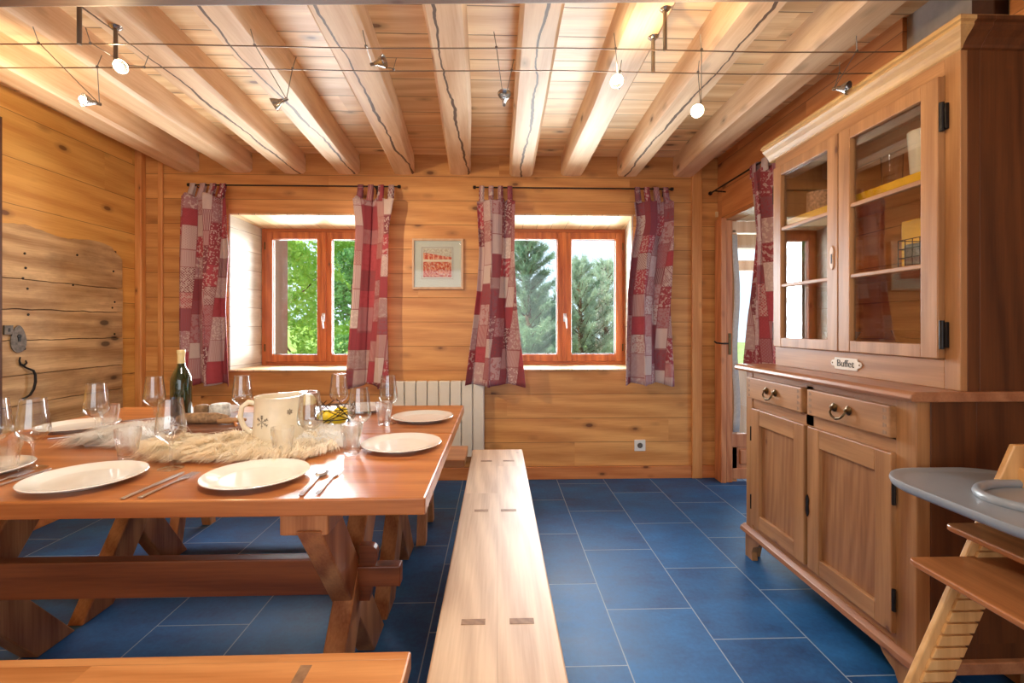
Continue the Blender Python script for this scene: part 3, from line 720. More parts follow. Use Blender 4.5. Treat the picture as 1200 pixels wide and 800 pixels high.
def rod(x0, x1, label, brk):
    r = empty('curtain_rod', ((x0 + x1) / 2, RY, RZ), label, 'curtain rod', 'iron curtain rods on the window wall')
    b = MB(); b.tube([(x0, RY, RZ), (x1, RY, RZ)], .0055, 10); obj('pole', b, M['iron'], r, smooth=True)
    for x in (x0, x1):
        b = MB(); b.lathe([(0, -.012), (.012, -.010), (.013, .010), (0, .012)], (x, RY, RZ), 14, M=Matrix.Rotation(math.pi / 2, 4, 'Y')); obj('finial', b, M['iron'], r, smooth=True, split=True)
    for x in brk:
        b = MB(); b.tube([(x, RY, RZ - .004), (x, BW + .002, RZ - .012)], .005, 8); b.box(x - .009, x + .009, BW - .006, BW + .001, RZ - .04, RZ + .02, .001); obj('bracket', b, M['iron'], r)
rod(X(222), X(468), 'thin black curtain rod over the window nearest the old board door', (X(229), X(440)))
rod(X(556), X(787), 'thin black curtain rod over the window nearest the side doorway', (X(577), X(781)))
r = empty('curtain_rod', (1.63, 3.1, 2.19), 'black curtain rod along the wall over the side doorway', 'curtain rod')
b = MB(); b.tube([(1.63, 3.57, 2.19), (1.63, 2.5, 2.19)], .006, 10); obj('pole', b, M['iron'], r, smooth=True)
b = MB(); b.ball((1.63, 3.58, 2.19), .016, sub=2); obj('finial', b, M['iron'], r, smooth=True, split=True)
for y in (3.5, 2.55):
    b = MB(); b.tube([(1.63, y, 2.186), (XR + .002, y, 2.18)], .005, 8); obj('bracket', b, M['iron'], r, smooth=True)

# ------------------------------------------------------------------ radiator, picture, socket
r = empty('radiator', (-.44, 3.58, .18), 'white ribbed panel radiator under the picture, beside the window', 'radiator')
x0, x1 = -.775, -.10; n = 8; wv = (x1 - x0) / n
for i in range(n):
    b = MB(); b.box(x0 + i * wv + .003, x0 + (i + 1) * wv - .003, 3.535, 3.575, .20, .765, .006); obj('rib', b, M['radiator'], r)
b = MB(); b.box(x0, x1, 3.575, 3.60, .22, .75); b.box(x0 + .05, x0 + .09, 3.6, BW - .002, .6, .66); b.box(x1 - .09, x1 - .05, 3.6, BW - .002, .6, .66); obj('rear_panel', b, M['radiator'], r)
b = MB(); b.tube([(x0 + .05, 3.585, .21), (x0 + .05, 3.585, -.001)], .009, 10); b.tube([(x1 - .05, 3.585, .21), (x1 - .05, 3.585, -.001)], .009, 10); obj('pipe', b, M['radiator'], r, smooth=True, split=True)

r = empty('framed_picture', (-.455, 3.62, 1.46), 'small square red print in a pale wooden frame on the wall between the windows', 'picture')
x0, x1, z0, z1 = X(483, 3.61), X(543, 3.61), Z(339, 3.61), Z(280, 3.61); f = .016
b = MB()
for q in ((x0, x1, z0, z0 + f), (x0, x1, z1 - f, z1), (x0, x0 + f, z0 + f, z1 - f), (x1 - f, x1, z0 + f, z1 - f)): b.box(q[0], q[1], 3.602, BW + .001, q[2], q[3], .002)
obj('frame', b, M['frame_wood'], r)
b = MB(); b.box(x0 + f, x1 - f, 3.616, 3.628, z0 + f, z1 - f); obj('mount', b, M['mat_board'], r)
ax0, ax1, az0, az1 = X(494, 3.61), X(531, 3.61), Z(327, 3.61), Z(290, 3.61)
b = MB(); t = .002
for q in ((ax0, ax1, az0, az0 + t), (ax0, ax1, az1 - t, az1), (ax0, ax0 + t, az0, az1), (ax1 - t, ax1, az0, az1)): b.box(q[0], q[1], 3.6145, 3.6165, q[2], q[3])
obj('border_line', b, M['red_line'], r)
def artmat():
    g = G('red_village_print'); p = g.sep(g.coord('Generated'))
    x, z = p[0], p[2]
    n = g.noise(g.vec(g.math('MULTIPLY', x, 9), g.math('MULTIPLY', z, 9), 0), 1.6, 3, .6)
    n2 = g.noise(g.vec(g.math('MULTIPLY', x, 16), g.math('MULTIPLY', z, 9), 0), 1.0, 2)
    cream, red, gry = lin((232, 212, 190)), lin((196, 70, 44)), lin((150, 138, 128))
    sky = g.mix(g.math('GREATER_THAN', n, .52), lin((214, 206, 192)), gry)
    roof = g.mix(g.math('LESS_THAN', g.math('FRACT', g.math('MULTIPLY', x, 6)), .35), red, lin((226, 150, 118)))
    ground = g.mix(g.math('GREATER_THAN', n2, .53), red, lin((222, 140, 104)))
    c = g.mix(g.math('GREATER_THAN', z, g.math('SUBTRACT', .86, g.math('MULTIPLY', x, .16))), roof, sky)
    c = g.mix(g.math('LESS_THAN', z, .62), c, cream); c = g.mix(g.math('LESS_THAN', z, .54), c, ground); c = g.mix(g.math('MULTIPLY', g.math('GREATER_THAN', n, .56), .6), c, cream)
    g.col(c); g.b.inputs['Roughness'].default_value = .7; return g.m
b = MB(); b.box(ax0 + .012, ax1 - .012, 3.613, 3.6165, az0 + .014, az1 - .010); obj('print', b, artmat(), r)
b = MB(); b.box(x0 + f - .002, x1 - f + .002, 3.609, 3.611, z0 + f - .002, z1 - f + .002); obj('glazing', b, M['pane'], r)

sx, sz = X(750, 3.62), Z(523, 3.62)
r = empty('wall_socket', (sx, 3.62, sz), 'white square power socket low on the wall near the side doorway', 'socket')
b = MB(); b.box(sx - .043, sx + .043, 3.618, BW + .001, sz - .043, sz + .043, .004); obj('plate', b, M['white_plastic'], r)
b = MB(); b.lathe([(.026, .003), (.026, 0), (.022, 0), (.020, .004), (0, .004)], (sx, 3.617, sz), 24, M=Matrix.Rotation(math.pi / 2, 4, 'X') @ Matrix.Translation((0, 0, -.003))); obj('recess', b, M['old_iron'], r, smooth=True)
b = MB()
for dx in (-.009, .009): b.ball((sx + dx, 3.6155, sz), .004, sub=1)
obj('hole', b, M['dark_plastic'], r, split=True)

# ------------------------------------------------------------------ trestle tables
def leg_pts(ya, za, yb, zb, hw):
    # slanted plank in the y-z plane with horizontal cuts; hw = half width measured horizontally
    return [(ya - hw, za), (ya + hw, za), (yb + hw, zb), (yb - hw, zb)]
def trestle_table(y0, y1, label):
    xa, xb = -1.96, -.18; L0, L1 = -1.66, -.475; cy = (y0 + y1) / 2
    r = empty('trestle_table', (-1.07, cy, 0), label, 'table', 'trestle tables pushed together')
    b = MB(); b.box(xa, xb, y0, y1, .706, .75, .005); obj('tabletop', b, M['table'], r)
    for xl in (L0, L1):
        t = .032
        b = MB(); b.box(xl - .078, xl + .045, y0 + .03, y1 - .03, .645, .706, .006); obj('bearer', b, M['table_leg'], r)
        b = MB(); b.prism(leg_pts(y0 + .095, .66, y1 - .085, 0, .075), 'x', xl - .002 - t, xl - .002 + t, .005); obj('leg', b, M['table_leg'], r)
        b = MB(); b.prism(leg_pts(y1 - .095, .66, y0 + .085, 0, .075), 'x', xl + .002 - t, xl + .002 + t, .005); obj('leg', b, M['table_leg'], r)
    b = MB(); b.box(L0 + .03, L1 - .03, cy - .022, cy + .022, .325, .44, .004); obj('stretcher', b, M['table_rail'], r)
    for s, xl in ((-1, L0), (1, L1)):
        b = MB(); xs = sorted((xl + s * .02, xl + s * .165)); b.box(xs[0], xs[1], cy - .022, cy + .022, .348, .413, .004); obj('tenon', b, M['table_rail'], r)
        b = MB(); x_ = xl + s * .033; pts = []
        hw = .035; xs2 = (x_, x_ + s * .042)
        pr = [(cy - hw, .30), (cy + hw, .30), (cy + hw, .46)] + [(cy + hw * math.cos(a), .462 + .016 * math.sin(a)) for a in [math.pi * k / 8 for k in range(1, 8)]] + [(cy - hw, .46)]
        # key: rounded head, standing through the tenon
        kx = [(x_, .30), (x_ + s * .034, .30), (x_ + s * .058, .452), (x_ + s * .055, .465), (x_ + s * .046, .474), (x_ + s * .034, .478), (x_, .478)]
        b.prism([(p, q) for p, q in kx], 'y', cy - .015, cy + .015, .002); obj('wedge', b, M['table_rail'], r)
    return r
trestle_table(1.187, 1.893, 'long larch trestle table nearest the camera, laid with plates and glasses')
trestle_table(1.899, 2.556, 'long larch trestle table nearer the windows, pushed against the other table')

# ------------------------------------------------------------------ benches
def bench(axis, l0, l1, c0, c1, label, mat, tens, legs, group='matching pine benches'):
    # axis: direction of the bench's length
    ctr = ((l0 + l1) / 2, (c0 + c1) / 2); loc = (ctr[0], ctr[1], 0) if axis == 'x' else (ctr[1], ctr[0], 0)
    r = empty('bench', loc, label, 'bench', group)
    def bx(b, a0, a1, d0, d1, z0, z1, bev=0):
        if axis == 'x': b.box(a0, a1, d0, d1, z0, z1, bev)
        else: b.box(d0, d1, a0, a1, z0, z1, bev)
    b = MB(); bx(b, l0, l1, c0, c1, .408, .45, .005); obj('seat', b, mat, r)
    wd = c1 - c0; cc = (c0 + c1) / 2
    for a in legs:
        b = MB(); bx(b, a - .045, a + .045, c0 + .02, c1 - .02, .368, .408, .004); obj('cleat', b, M['bench_leg'], r)
        for s in (-1, 1):
            b = MB(); top = cc + s * .06; bot = cc + s * (wd / 2 + .0)
            pts = [(top - .035, .39), (top + .035, .39), (bot + .028, 0), (bot - .028, 0)]
            b.prism(pts, 'x' if axis == 'x' else 'y', a - .025, a + .025, .004)
            obj('leg', b, M['bench_leg'], r)
    b = MB(); bx(b, min(legs), max(legs), cc - .018, cc + .018, .17, .26, .004); obj('stretcher', b, M['bench_leg'], r)
    for a in legs:
        b = MB(); d = wd / 2 * .92
        pts = 0
        bx(b, a - .018, a + .018, c0 + .035, c1 - .035, .15, .17, .003); obj('cross_bar', b, M['bench_leg'], r)
    for (a0, a1, d0, d1) in tens:
        b = MB(); bx(b, a0, a1, d0, d1, .43, .4508, 0); obj('through_tenon', b, M['tenon'], r)
    return r
bench('y', .93, 2.79, -.146, .146, 'pale pine bench standing lengthwise at the table end, beside the dresser aisle', M['bench_y'],
      [(y - .011, y + .011, x0_, x1_) for y in (1.168, 2.552) for x0_, x1_ in ((-.089, -.030), (.030, .090))] + [(1.858, 1.880, -.091, -.037), (1.858, 1.880, .013, .074)], (1.168, 2.552))
bench('x', -1.95, -.193, .765, 1.07, 'warm pine bench in the foreground along the near side of the table', M['bench_x'],
      [(a - .012, a + .012, y - .03, y + .03) for a in (-.41, -1.72) for y in (.84, 1.0)], (-.41, -1.72))
bench('x', -1.95, -.178, 2.575, 2.88, 'pine bench on the far side of the table, below the windows', M['bench_x'],
      [(a - .012, a + .012, y - .03, y + .03) for a in (-.41, -1.72) for y in (2.65, 2.81)], (-.41, -1.72))

# ------------------------------------------------------------------ dresser
XF = 1.28; XU = 1.41; YN, YF = 1.41, 2.40; XW = XR - .005
dr = empty('dresser', (1.49, 1.905, 0), 'tall antique pine dresser with glazed upper doors beside the side doorway', 'dresser')
b = MB(); b.box(XF + .02, XF + .06, YN + .004, YF - .002, .14, .955); b.box(XF + .02, XW, YN + .02, YF - .02, .14, .17); b.box(XW - .015, XW, YN + .004, YF - .002, .14, .955)
b.box(XF + .05, XW - .015, YF - .02, YF, .14, .955, .002); obj('base_carcass', b, M['cab_v'], dr)
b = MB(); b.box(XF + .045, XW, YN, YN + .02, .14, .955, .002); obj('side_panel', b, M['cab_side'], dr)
# face frame
b = MB(); b.box(XF, XF + .045, YN, YN + .075, .15, .955, .003); b.box(XF, XF + .045, YF - .06, YF, .15, .955, .003); obj('corner_stile', b, M['cab_v'], dr, split=True)
b = MB()
b.box(XF + .004, XF + .03, YN + .075, YF - .06, .915, .955, .001); b.box(XF + .004, XF + .03, YN + .075, YF - .06, .768, .812, .001); b.box(XF + .004, XF + .03, 1.884, 1.931, .760, .93, .001)
b.box(XF + .004, XF + .03, YN + .075, YF - .06, .15, .185, .001); obj('face_rail', b, M['cab'], dr, split=True)
# worktop with moulded edge
b = MB(); b.prism([(XF - .035, .948), (XF - .042, .960), (XF - .036, .972), (XF - .022, .979), (XW, .979), (XW, .948)], 'y', YN - .025, YF + .045, .003); obj('worktop', b, M['worktop'], dr)
# plinth moulding
b = MB(); b.prism([(XF - .012, .118), (XF - .024, .128), (XF - .020, .146), (XF + .0, .158), (XF + .05, .158), (XF + .05, .118)], 'y', YN - .02, YF + .02, .002)
b.box(XF + .05, XW, YN - .018, YN + .02, .118, .155, .004); obj('plinth_moulding', b, M['worktop'], dr)
for (yy, s) in ((YN, 1), (YF, -1)):
    b = MB(); pts = [(yy, 0), (yy, .12), (yy + s * .14, .12), (yy + s * .12, .095), (yy + s * .075, .07), (yy + s * .06, .04), (yy + s * .065, 0)]
    b.prism(pts, 'x', XF - .005, XF + .025, .002); b.prism([(XF, 0), (XF, .12), (XF + .14, .12), (XF + .11, .08), (XF + .07, .05), (XF + .06, 0)], 'y', *(sorted((yy, yy + s * .025))), .002)
    b.box(XW - .05, XW, *(sorted((yy, yy + s * .04))), 0, .12); obj('foot', b, M['cab_v'], dr, split=True)
# drawers
def pull(parent, y, z, x):
    b = MB()
    for s in (-1, 1):
        b.lathe([(0, 0), (.014, 0), (.017, .003), (.013, .007), (.006, .010), (.006, .016), (0, .018)], (0, 0, 0), 10, M=move(x, y + s * .036, z, ry=-math.pi / 2))
    b.tube([(x - .013, y - .036, z - .002), (x - .02, y - .034, z - .018), (x - .022, y - .022, z - .030), (x - .023, y, z - .036), (x - .022, y + .022, z - .030), (x - .02, y + .034, z - .018), (x - .013, y + .036, z - .002)], [.0035, .004, .004, .005, .004, .004, .0035], 8)
    return obj('handle', b, M['brass'], parent, smooth=True)
for (ya, yb, hy) in ((1.483, 1.889, 1.695), (1.926, 2.352, 2.142)):
    b = MB(); b.box(XF - .022, XF + .03, ya, yb, .818, .920, .003); dw = obj('drawer', b, M['cab'], dr)
    pull(dw, hy, .874, XF - .022)
    b = MB()
    for yy in (ya + .02, yb - .02):
        for k in range(4):
            zc = .832 + k * .024; b.prism([(yy - .008, zc - .004), (yy + .006, zc - .008), (yy + .006, zc + .008), (yy - .008, zc + .004)], 'x', XF - .0226, XF - .021)
    obj('dovetail', b, M['tenon'], dw)
# lower panelled doors
for (ya, yb, hin) in ((1.483, 1.897, 1.478), (1.918, 2.324, 2.33)):
    z0, z1 = .19, .768; s = .068
    b = MB(); b.box(XF - .016, XF + .012, ya, ya + s, z0, z1, .003); b.box(XF - .016, XF + .012, yb - s, yb, z0, z1, .003); b.box(XF + .009, XF + .012, ya + s - .01, yb - s + .01, z0, z1)
    dd = obj('door', b, M['cab_v'], dr)
    b = MB(); b.box(XF - .015, XF + .011, ya + s, yb - s, z0, z0 + .065, .003); b.box(XF - .015, XF + .011, ya + s, yb - s, z1 - .075, z1, .003); obj('rail', b, M['cab'], dd, split=True)
    b = MB(); b.box(XF + .0, XF + .008, ya + s - .004, yb - s + .004, z0 + .06, z1 - .07); obj('panel', b, M['cab_panel'], dd)
    for hz in (.30, .64):
        b = MB(); b.tube([(XF - .012, hin, hz - .035), (XF - .012, hin, hz + .035)], .006, 8); obj('hinge', b, M['iron'], dd, smooth=True)
b = MB(); b.prism([(1.893 + .009 * q[0], .446 + .045 * q[1]) for q in [(-1, .5), (-.6, .8), (0, 1), (.6, .8), (1, .5), (.7, 0), (1, -.5), (.6, -.8), (0, -1), (-.6, -.8), (-1, -.5), (-.7, 0)]], 'x', XF - .020, XF - .015); obj('lock_plate', b, M['iron'], dr)
# upper cabinet
ZU0, ZU1 = .979, 2.03; UN, UF = 1.40, 2.362
b = MB(); b.box(XW - .012, XW, UN, UF, ZU0, ZU1); obj('back_panel', b, M['cab_in'], dr)
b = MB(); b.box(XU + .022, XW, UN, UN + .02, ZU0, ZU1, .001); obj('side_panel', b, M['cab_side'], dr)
b = MB(); b.box(XU + .022, XW, UF - .02, UF, ZU0, ZU1, .001); obj('side_panel', b, M['cab_v'], dr)
b = MB(); b.box(XU + .02, XW - .012, UN + .02, UF - .02, ZU1 - .02, ZU1); b.box(XU + .02, XW - .012, UN + .02, UF - .02, ZU0, ZU0 + .10); obj('cabinet_floor', b, M['cab_in'], dr, split=True)
b = MB(); b.box(XU, XU + .022, UN, UN + .052, ZU0 + .0, ZU1, .002); obj('corner_stile', b, M['cab_v'], dr, split=True)
b = MB(); b.box(XU, XU + .022, UN + .052, UF, ZU0, 1.072, .002); b.box(XU, XU + .022, UN + .052, UF, 1.967, ZU1, .002); obj('face_rail', b, M['cab'], dr, split=True)
b = MB(); b.box(XU, XU + .022, UF - .018, UF, 1.072, 1.967, .001); obj('corner_stile', b, M['cab_v'], dr, split=True)
for z in (1.70,):
    b = MB(); b.box(XU + .035, XW - .013, UN + .02, UF - .02, z - .018, z); obj('shelf', b, M['cab_in'], dr)
    b = MB(); b.box(XU + .024, XU + .036, UN + .021, UF - .021, z - .030, z + .003, .001); obj('shelf_edge', b, M['yellow'], dr, label='yellow painted shelf edge')
b = MB(); b.box(XU + .06, XW - .013, UN + .02, UF - .02, 1.372, 1.388); obj('shelf', b, M['cab_in'], dr)
# cornice: side return and front run
prof = [(0, 2.018), (-.006, 2.022), (-.009, 2.030), (-.020, 2.046), (-.034, 2.060), (-.042, 2.070), (-.042, 2.078), (-.050, 2.082), (-.050, 2.093), (0, 2.093)]
b = MB(); b.prism([(XU + p[0], p[1]) for p in prof] + [(XU + .05, 2.093), (XU + .05, 2.018)], 'y', UN - .0, UF + .045); obj('cornice', b, M['cornice'], dr)
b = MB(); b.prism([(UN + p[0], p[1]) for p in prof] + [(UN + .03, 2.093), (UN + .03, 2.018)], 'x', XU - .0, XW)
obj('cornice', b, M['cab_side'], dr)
b = bmesh.new()  # mitred corner block
ring0 = [b.verts.new((XU, UN + p[0], p[1])) for p in prof]; ring1 = [b.verts.new((XU + p[0], UN + p[0], p[1])) for p in prof]; ring2 = [b.verts.new((XU + p[0], UN, p[1])) for p in prof]
for A, D in ((ring0, ring1), (ring1, ring2)):
    for i in range(len(prof) - 1):
        vs = []
        for v_ in (A[i], A[i + 1], D[i + 1], D[i]):
            if not any((v_.co - q.co).length < 1e-6 for q in vs): vs.append(v_)
        if len(vs) > 2: b.faces.new(vs)
bmesh.ops.remove_doubles(b, verts=b.verts[:], dist=1e-6); bmesh.ops.recalc_face_normals(b, faces=b.faces[:])
mb = MB(); mb._add(b); obj('cornice_corner', mb, M['cornice'], dr)
b = MB(); b.box(XU - .045, XW, UN - .045, UF + .04, 2.090, 2.098); obj('top_board', b, M['cab'], dr)
# glazed doors with three panes each
for (ya, yb, hx) in ((1.452, 1.889, 1.447), (1.893, 2.344, 2.349)):
    z0, z1 = 1.074, 1.965; s = .062; e0, e1 = XU - .022, XU + .004
    b = MB(); b.box(e0, e1, ya, ya + s, z0, z1, .003); b.box(e0, e1, yb - s, yb, z0, z1, .003); b.box(e0 + .001, e1, ya + s - .001, yb - s + .001, z0, z0 + .045, .003); b.box(e0 + .001, e1, ya + s - .001, yb - s + .001, z1 - .048, z1, .003); gd = obj('glazed_door', b, M['cab_v'], dr)
    for mz in (1.374, 1.652):
        b = MB(); b.box(e0 + .003, e1, ya + s, yb - s, mz - .008, mz + .008, .003); obj('glazing_bar', b, M['cab'], gd)
    zz_ = [z0 + .045, 1.374, 1.652, z1 - .048]
    for za, zb in zip(zz_, zz_[1:]):
        b = MB(); b.box(XU - .006, XU - .003, ya + s - .003, yb - s + .003, za, zb); obj('pane', b, M['cab_pane'], gd)
    for hz in (1.15, 1.835):
        b = MB(); b.tube([(XU - .014, hx, hz - .045), (XU - .014, hx, hz + .045)], .0075, 10); b.box(XU - .012, XU - .001, hx - .012, hx + .002, hz - .04, hz + .04, .001); obj('hinge', b, M['iron'], gd, smooth=True)
b = MB(); b.prism([(1.922 + .010 * q[0], 1.46 + .05 * q[1]) for q in [(-1, .5), (-.6, .8), (0, 1), (.6, .8), (1, .5), (.7, 0), (1, -.5), (.6, -.8), (0, -1), (-.6, -.8), (-1, -.5), (-.7, 0)]], 'x', XU - .026, XU - .022); ep = obj('escutcheon', b, M['frame_wood'], dr)
b = MB(); b.box(XU - .0275, XU - .0255, 1.919, 1.925, 1.435, 1.475); obj('keyhole', b, M['iron'], ep)
# enamel plaque
PY, PZ = 1.872, 1.024
b = MB(); pl = []
hw, hh = .078, .024
outline = [(-hw + .018, hh), (hw - .018, hh), (hw - .014, hh * .55), (hw, hh * .45), (hw + .006, 0), (hw, -hh * .45), (hw - .014, -hh * .55), (hw - .018, -hh), (-hw + .018, -hh), (-hw + .014, -hh * .55), (-hw, -hh * .45), (-hw - .006, 0), (-hw, hh * .45), (-hw + .014, hh * .55)]
b.prism([(PY + p[0] , PZ + p[1]) for p in outline], 'x', XU - .005, XU, .001); pq = obj('plaque', b, M['white_china'], dr, label='white enamel name plaque')
b = MB()
for s in (-1, 1): b.ball((XU - .005, PY + s * (hw - .004), PZ), .004, (.5, 1, 1), 1)
obj('screw', b, M['brass'], pq, split=True)
cu = bpy.data.curves.new('lettering', 'FONT'); cu.body = 'Buffet'; cu.size = .040; cu.align_x = 'CENTER'; cu.align_y = 'CENTER'; cu.extrude = .0006
to = bpy.data.objects.new('tmp_text', cu); C.objects.link(to); bpy.context.view_layer.update()
me = bpy.data.meshes.new_from_object(to.evaluated_get(bpy.context.evaluated_depsgraph_get())); bpy.data.objects.remove(to)
me.transform(Matrix.Translation((XU - .0058, PY, PZ)) @ Euler((math.pi / 2, 0, -math.pi / 2)).to_matrix().to_4x4()); me.transform(Matrix.Translation(-LOC['dresser']))
me.materials.clear(); me.materials.append(M['iron']); o = bpy.data.objects.new('lettering', me); C.objects.link(o); o.parent = pq

# ---- things inside the dresser
def inglass(name, x, y, z, h, r_, label, cat, m, taper=.9, group='glassware in the dresser', wall=.0025):
    b = MB(); b.lathe([(0, 0), (r_ * taper, 0), (r_, h), (r_ - wall, h), (r_ * taper - wall, .006), (0, .006)], (x, y, z), 24)
    return obj(name, b, m, smooth=True, label=label, cat=cat, group=group)
SZ = 1.701
inglass('storage_jar', 1.53, 2.19, SZ, .105, .062, 'patterned pink storage tin on the yellow-edged shelf behind the far glass door', 'jar', M['jar_fill'], 1.0)
inglass('glass_jar', 1.50, 2.03, SZ, .16, .045, 'tall clear glass jar beside the patterned tin in the dresser', 'jar', M['glass'], 1.0)
inglass('drinking_glass', 1.52, 1.78, SZ, .13, .036, 'straight clear glass at the far end of the near cupboard shelf', 'glass', M['glass'])
inglass('white_pitcher', 1.52, 1.64, SZ, .17, .050, 'tall white pitcher on the top shelf of the dresser', 'pitcher', M['white_china'], .8)
inglass('white_mug', 1.50, 1.53, SZ, .13, .042, 'white mug nearest the hinge on the top dresser shelf', 'mug', M['white_china'], .9)
S2 = 1.389
r = empty('wire_basket', (1.54, 1.60, S2), 'grey metal box in a wire rack on the middle dresser shelf', 'basket')
b = MB(); b.box(1.485, 1.60, 1.50, 1.69, S2 + .004, S2 + .085, .008); obj('tin_box', b, M['grille'], r)
b = MB()
for k in range(8): y = 1.49 + k * .03; b.tube([(1.475, y, S2 + .003), (1.475, y, S2 + .10)], .0016, 6)
for z in (.004, .035, .068, .10): b.tube([(1.475, 1.49, S2 + z), (1.475, 1.70, S2 + z), (1.61, 1.70, S2 + z), (1.61, 1.49, S2 + z)], .0018, 6, closed=True)
obj('rack', b, M['iron'], r)
b = MB(); b.box(1.60, 1.68, 1.68, 1.83, S2 + .001, S2 + .20, .004); obj('cereal_box', b, M['yellow'], label='bright yellow cardboard box on the middle dresser shelf', cat='box')
b = MB(); b.box(1.61, 1.68, 1.47, 1.56, S2 + .001, S2 + .24, .004); obj('cereal_box', b, M['yellow'], label='yellow carton behind the wire rack next to the hinge side', cat='box')
S3 = ZU0 + .101
inglass('glass_jar', 1.51, 1.57, S3, .095, .042, 'short clear jar low in the dresser behind the near glass door', 'jar', M['glass'], .95)
inglass('glass_bowl', 1.56, 1.72, S3, .08, .075, 'wide clear bowl on the dresser cabinet floor', 'bowl', M['glass'], .5)
inglass('white_bowl', 1.56, 2.1, S3, .07, .07, 'white china bowl on the dresser floor behind the far glass door', 'bowl', M['white_china'], .5)

# ------------------------------------------------------------------ high chair
hc = empty('high_chair', (1.35, 1.04, 0), 'beech high chair with grey tray standing beside the dresser', 'high chair')
def upright(y):
    b = MB()
    def px(z): return .985 + z * .462
    n = 24; w_ = .118
    # main slanted board; the slots are cut as dark grooves standing proud as slats between them
    b.prism([(px(0), 0), (px(.86), .86), (px(.86) + w_ * .8, .86), (px(0) + w_, 0)], 'y', y - .012, y + .004, .003)
    return b, px
for y, sgn in ((1.235, -1), (.83, 1)):
    b, px = upright(y); up = obj('upright', b, M['beech'], hc)
    b = MB(); z = .05
    while z < .70:
        x_ = px(z) + .022
        yy = sorted((y + (-.012 if sgn < 0 else .004), y + (-.012 if sgn < 0 else .004) + sgn * .009))
        b.prism([(x_, z), (x_ + .085, z), (x_ + .085 + .0115, z + .0255), (x_ + .0115, z + .0255)], 'y', yy[0], yy[1], .0015)
        z += .0315
    obj('slotted_cheek', b, M['beech'], up)
    b = MB(); b.box(.985, 1.50, y - .012, y + .006, .0, .045, .006); obj('floor_runner', b, M['beech'], hc)
def plate(z, x0, x1, name):
    b = MB(); pts = [(x0 + .015, 1.225), (x0 + .004, 1.219), (x0, 1.205), (x0, .86), (x0 + .004, .846), (x0 + .015, .84), (x1, .84), (x1, 1.225)]
    b.prism(pts, 'z', z - .016, z, .004); return obj(name, b, M['walnut'], hc)
plate(.566, 1.085, 1.36, 'footrest')
plate(.655, 1.185, 1.44, 'seat')
b = MB(); b.box(1.39, 1.412, .835, 1.228, .70, .80, .006); b.box(1.40, 1.42, .835, 1.228, .60, .64, .006); obj('backrest', b, M['beech'], hc)
b = MB(); b.box(1.36, 1.38, .835, 1.228, .06, .10, .005); obj('crossbar', b, M['beech'], hc)
def rrect(x0, x1, y0, y1, r_, n=10):
    pts = []
    for (cx, cy, a0) in ((x1 - r_, y1 - r_, 0), (x0 + r_, y1 - r_, 90), (x0 + r_, y0 + r_, 180), (x1 - r_, y0 + r_, 270)):
        for k in range(n + 1): a = math.radians(a0 + 90 * k / n); pts.append((cx + r_ * math.cos(a), cy + r_ * math.sin(a)))
    return pts
b = bmesh.new()
layers = [(0, .730), (-.0, .736), (.004, .748), (.002, .756), (-.008, .757), (-.02, .751), (-.03, .750)]
rings = []
for off, z in [(-.012, .728)] + layers[1:]:
    rings.append([b.verts.new((p[0], p[1], z)) for p in rrect(1.092 - off, 1.50 + off, .86 - off, 1.372 + off, .14 + off)])
for A, D in zip(rings, rings[1:]):
    n = len(A)
    for i in range(n): b.faces.new((A[i], A[(i + 1) % n], D[(i + 1) % n], D[i]))
b.faces.new(rings[0][::-1]); b.faces.new(rings[-1]); bmesh.ops.recalc_face_normals(b, faces=b.faces[:])
mb = MB(); mb._add(b); tr = obj('tray', mb, M['tray'], hc, smooth=True)
b = MB(); cx, cy = 1.36, 1.11
b.tube([(cx + .16 * math.cos(a), cy + .115 * math.sin(a), .757) for a in [2 * math.pi * k / 40 for k in range(40)]], .012, 10, closed=True); obj('tray_rim', b, M['tray'], tr, smooth=True)

# ------------------------------------------------------------------ cable lighting
WZ = 2.19
for k, (y, z, lb) in enumerate(((1.70, 2.185, 'steel lighting cable strung across the room, nearer the camera'), (1.87, 2.195, 'steel lighting cable strung across the room, nearer the windows'))):
    r = empty('lighting_cable', (-.5, y, z), lb, 'cable', 'low voltage lighting cables')
    b = MB(); pts = [(XL, y, z - .03)] + [(XL + (XR - XL) * q / 12, y, z - .03 + .035 * q / 12 - .008 * math.sin(math.pi * q / 12 * 3) ** 2) for q in range(1, 12)] + [(XR, y, z + .01)]
    b.tube(pts, .0022, 6); obj('wire', b, M['wire'], r, smooth=True)
    b = MB()
    for x in (XL + .01, XR - .01): b.ball((x, y, z - (.03 if x < 0 else -.01)), .010, sub=2)
    obj('wall_anchor', b, M['steel'], r, smooth=True, split=True)
def cz(x, k): return (2.155 if k == 0 else 2.165) + .035 * (x - XL) / (XR - XL)
for (x, y, k, lb) in ((-1.46, 1.70, 0, 'steel spacer rod above the near cable, on the side of the old board door'), (-1.47, 1.87, 1, 'steel spacer rod above the far cable, over the brightest lamp'),
                   (.607, 1.70, 0, 'steel spacer rod holding the near cable, between the two lit lamps by the dresser'), (.62, 1.87, 1, 'steel spacer rod holding the far cable above the second window')):
    r = empty('cable_spacer', (x, y, 2.2), lb, 'spacer', 'steel cable spacers')
    b = MB(); b.tube([(x, y, cz(x, k) - .004), (x, y, 2.345)], .0075, 12); obj('rod', b, M['rod_steel'], r, smooth=True)
    b = MB(); b.lathe([(0, 0), (.012, 0), (.022, .010), (.024, .018), (0, .02)], (x, y, 2.318), 18); obj('ceiling_rose', b, M['silver'], r, smooth=True)
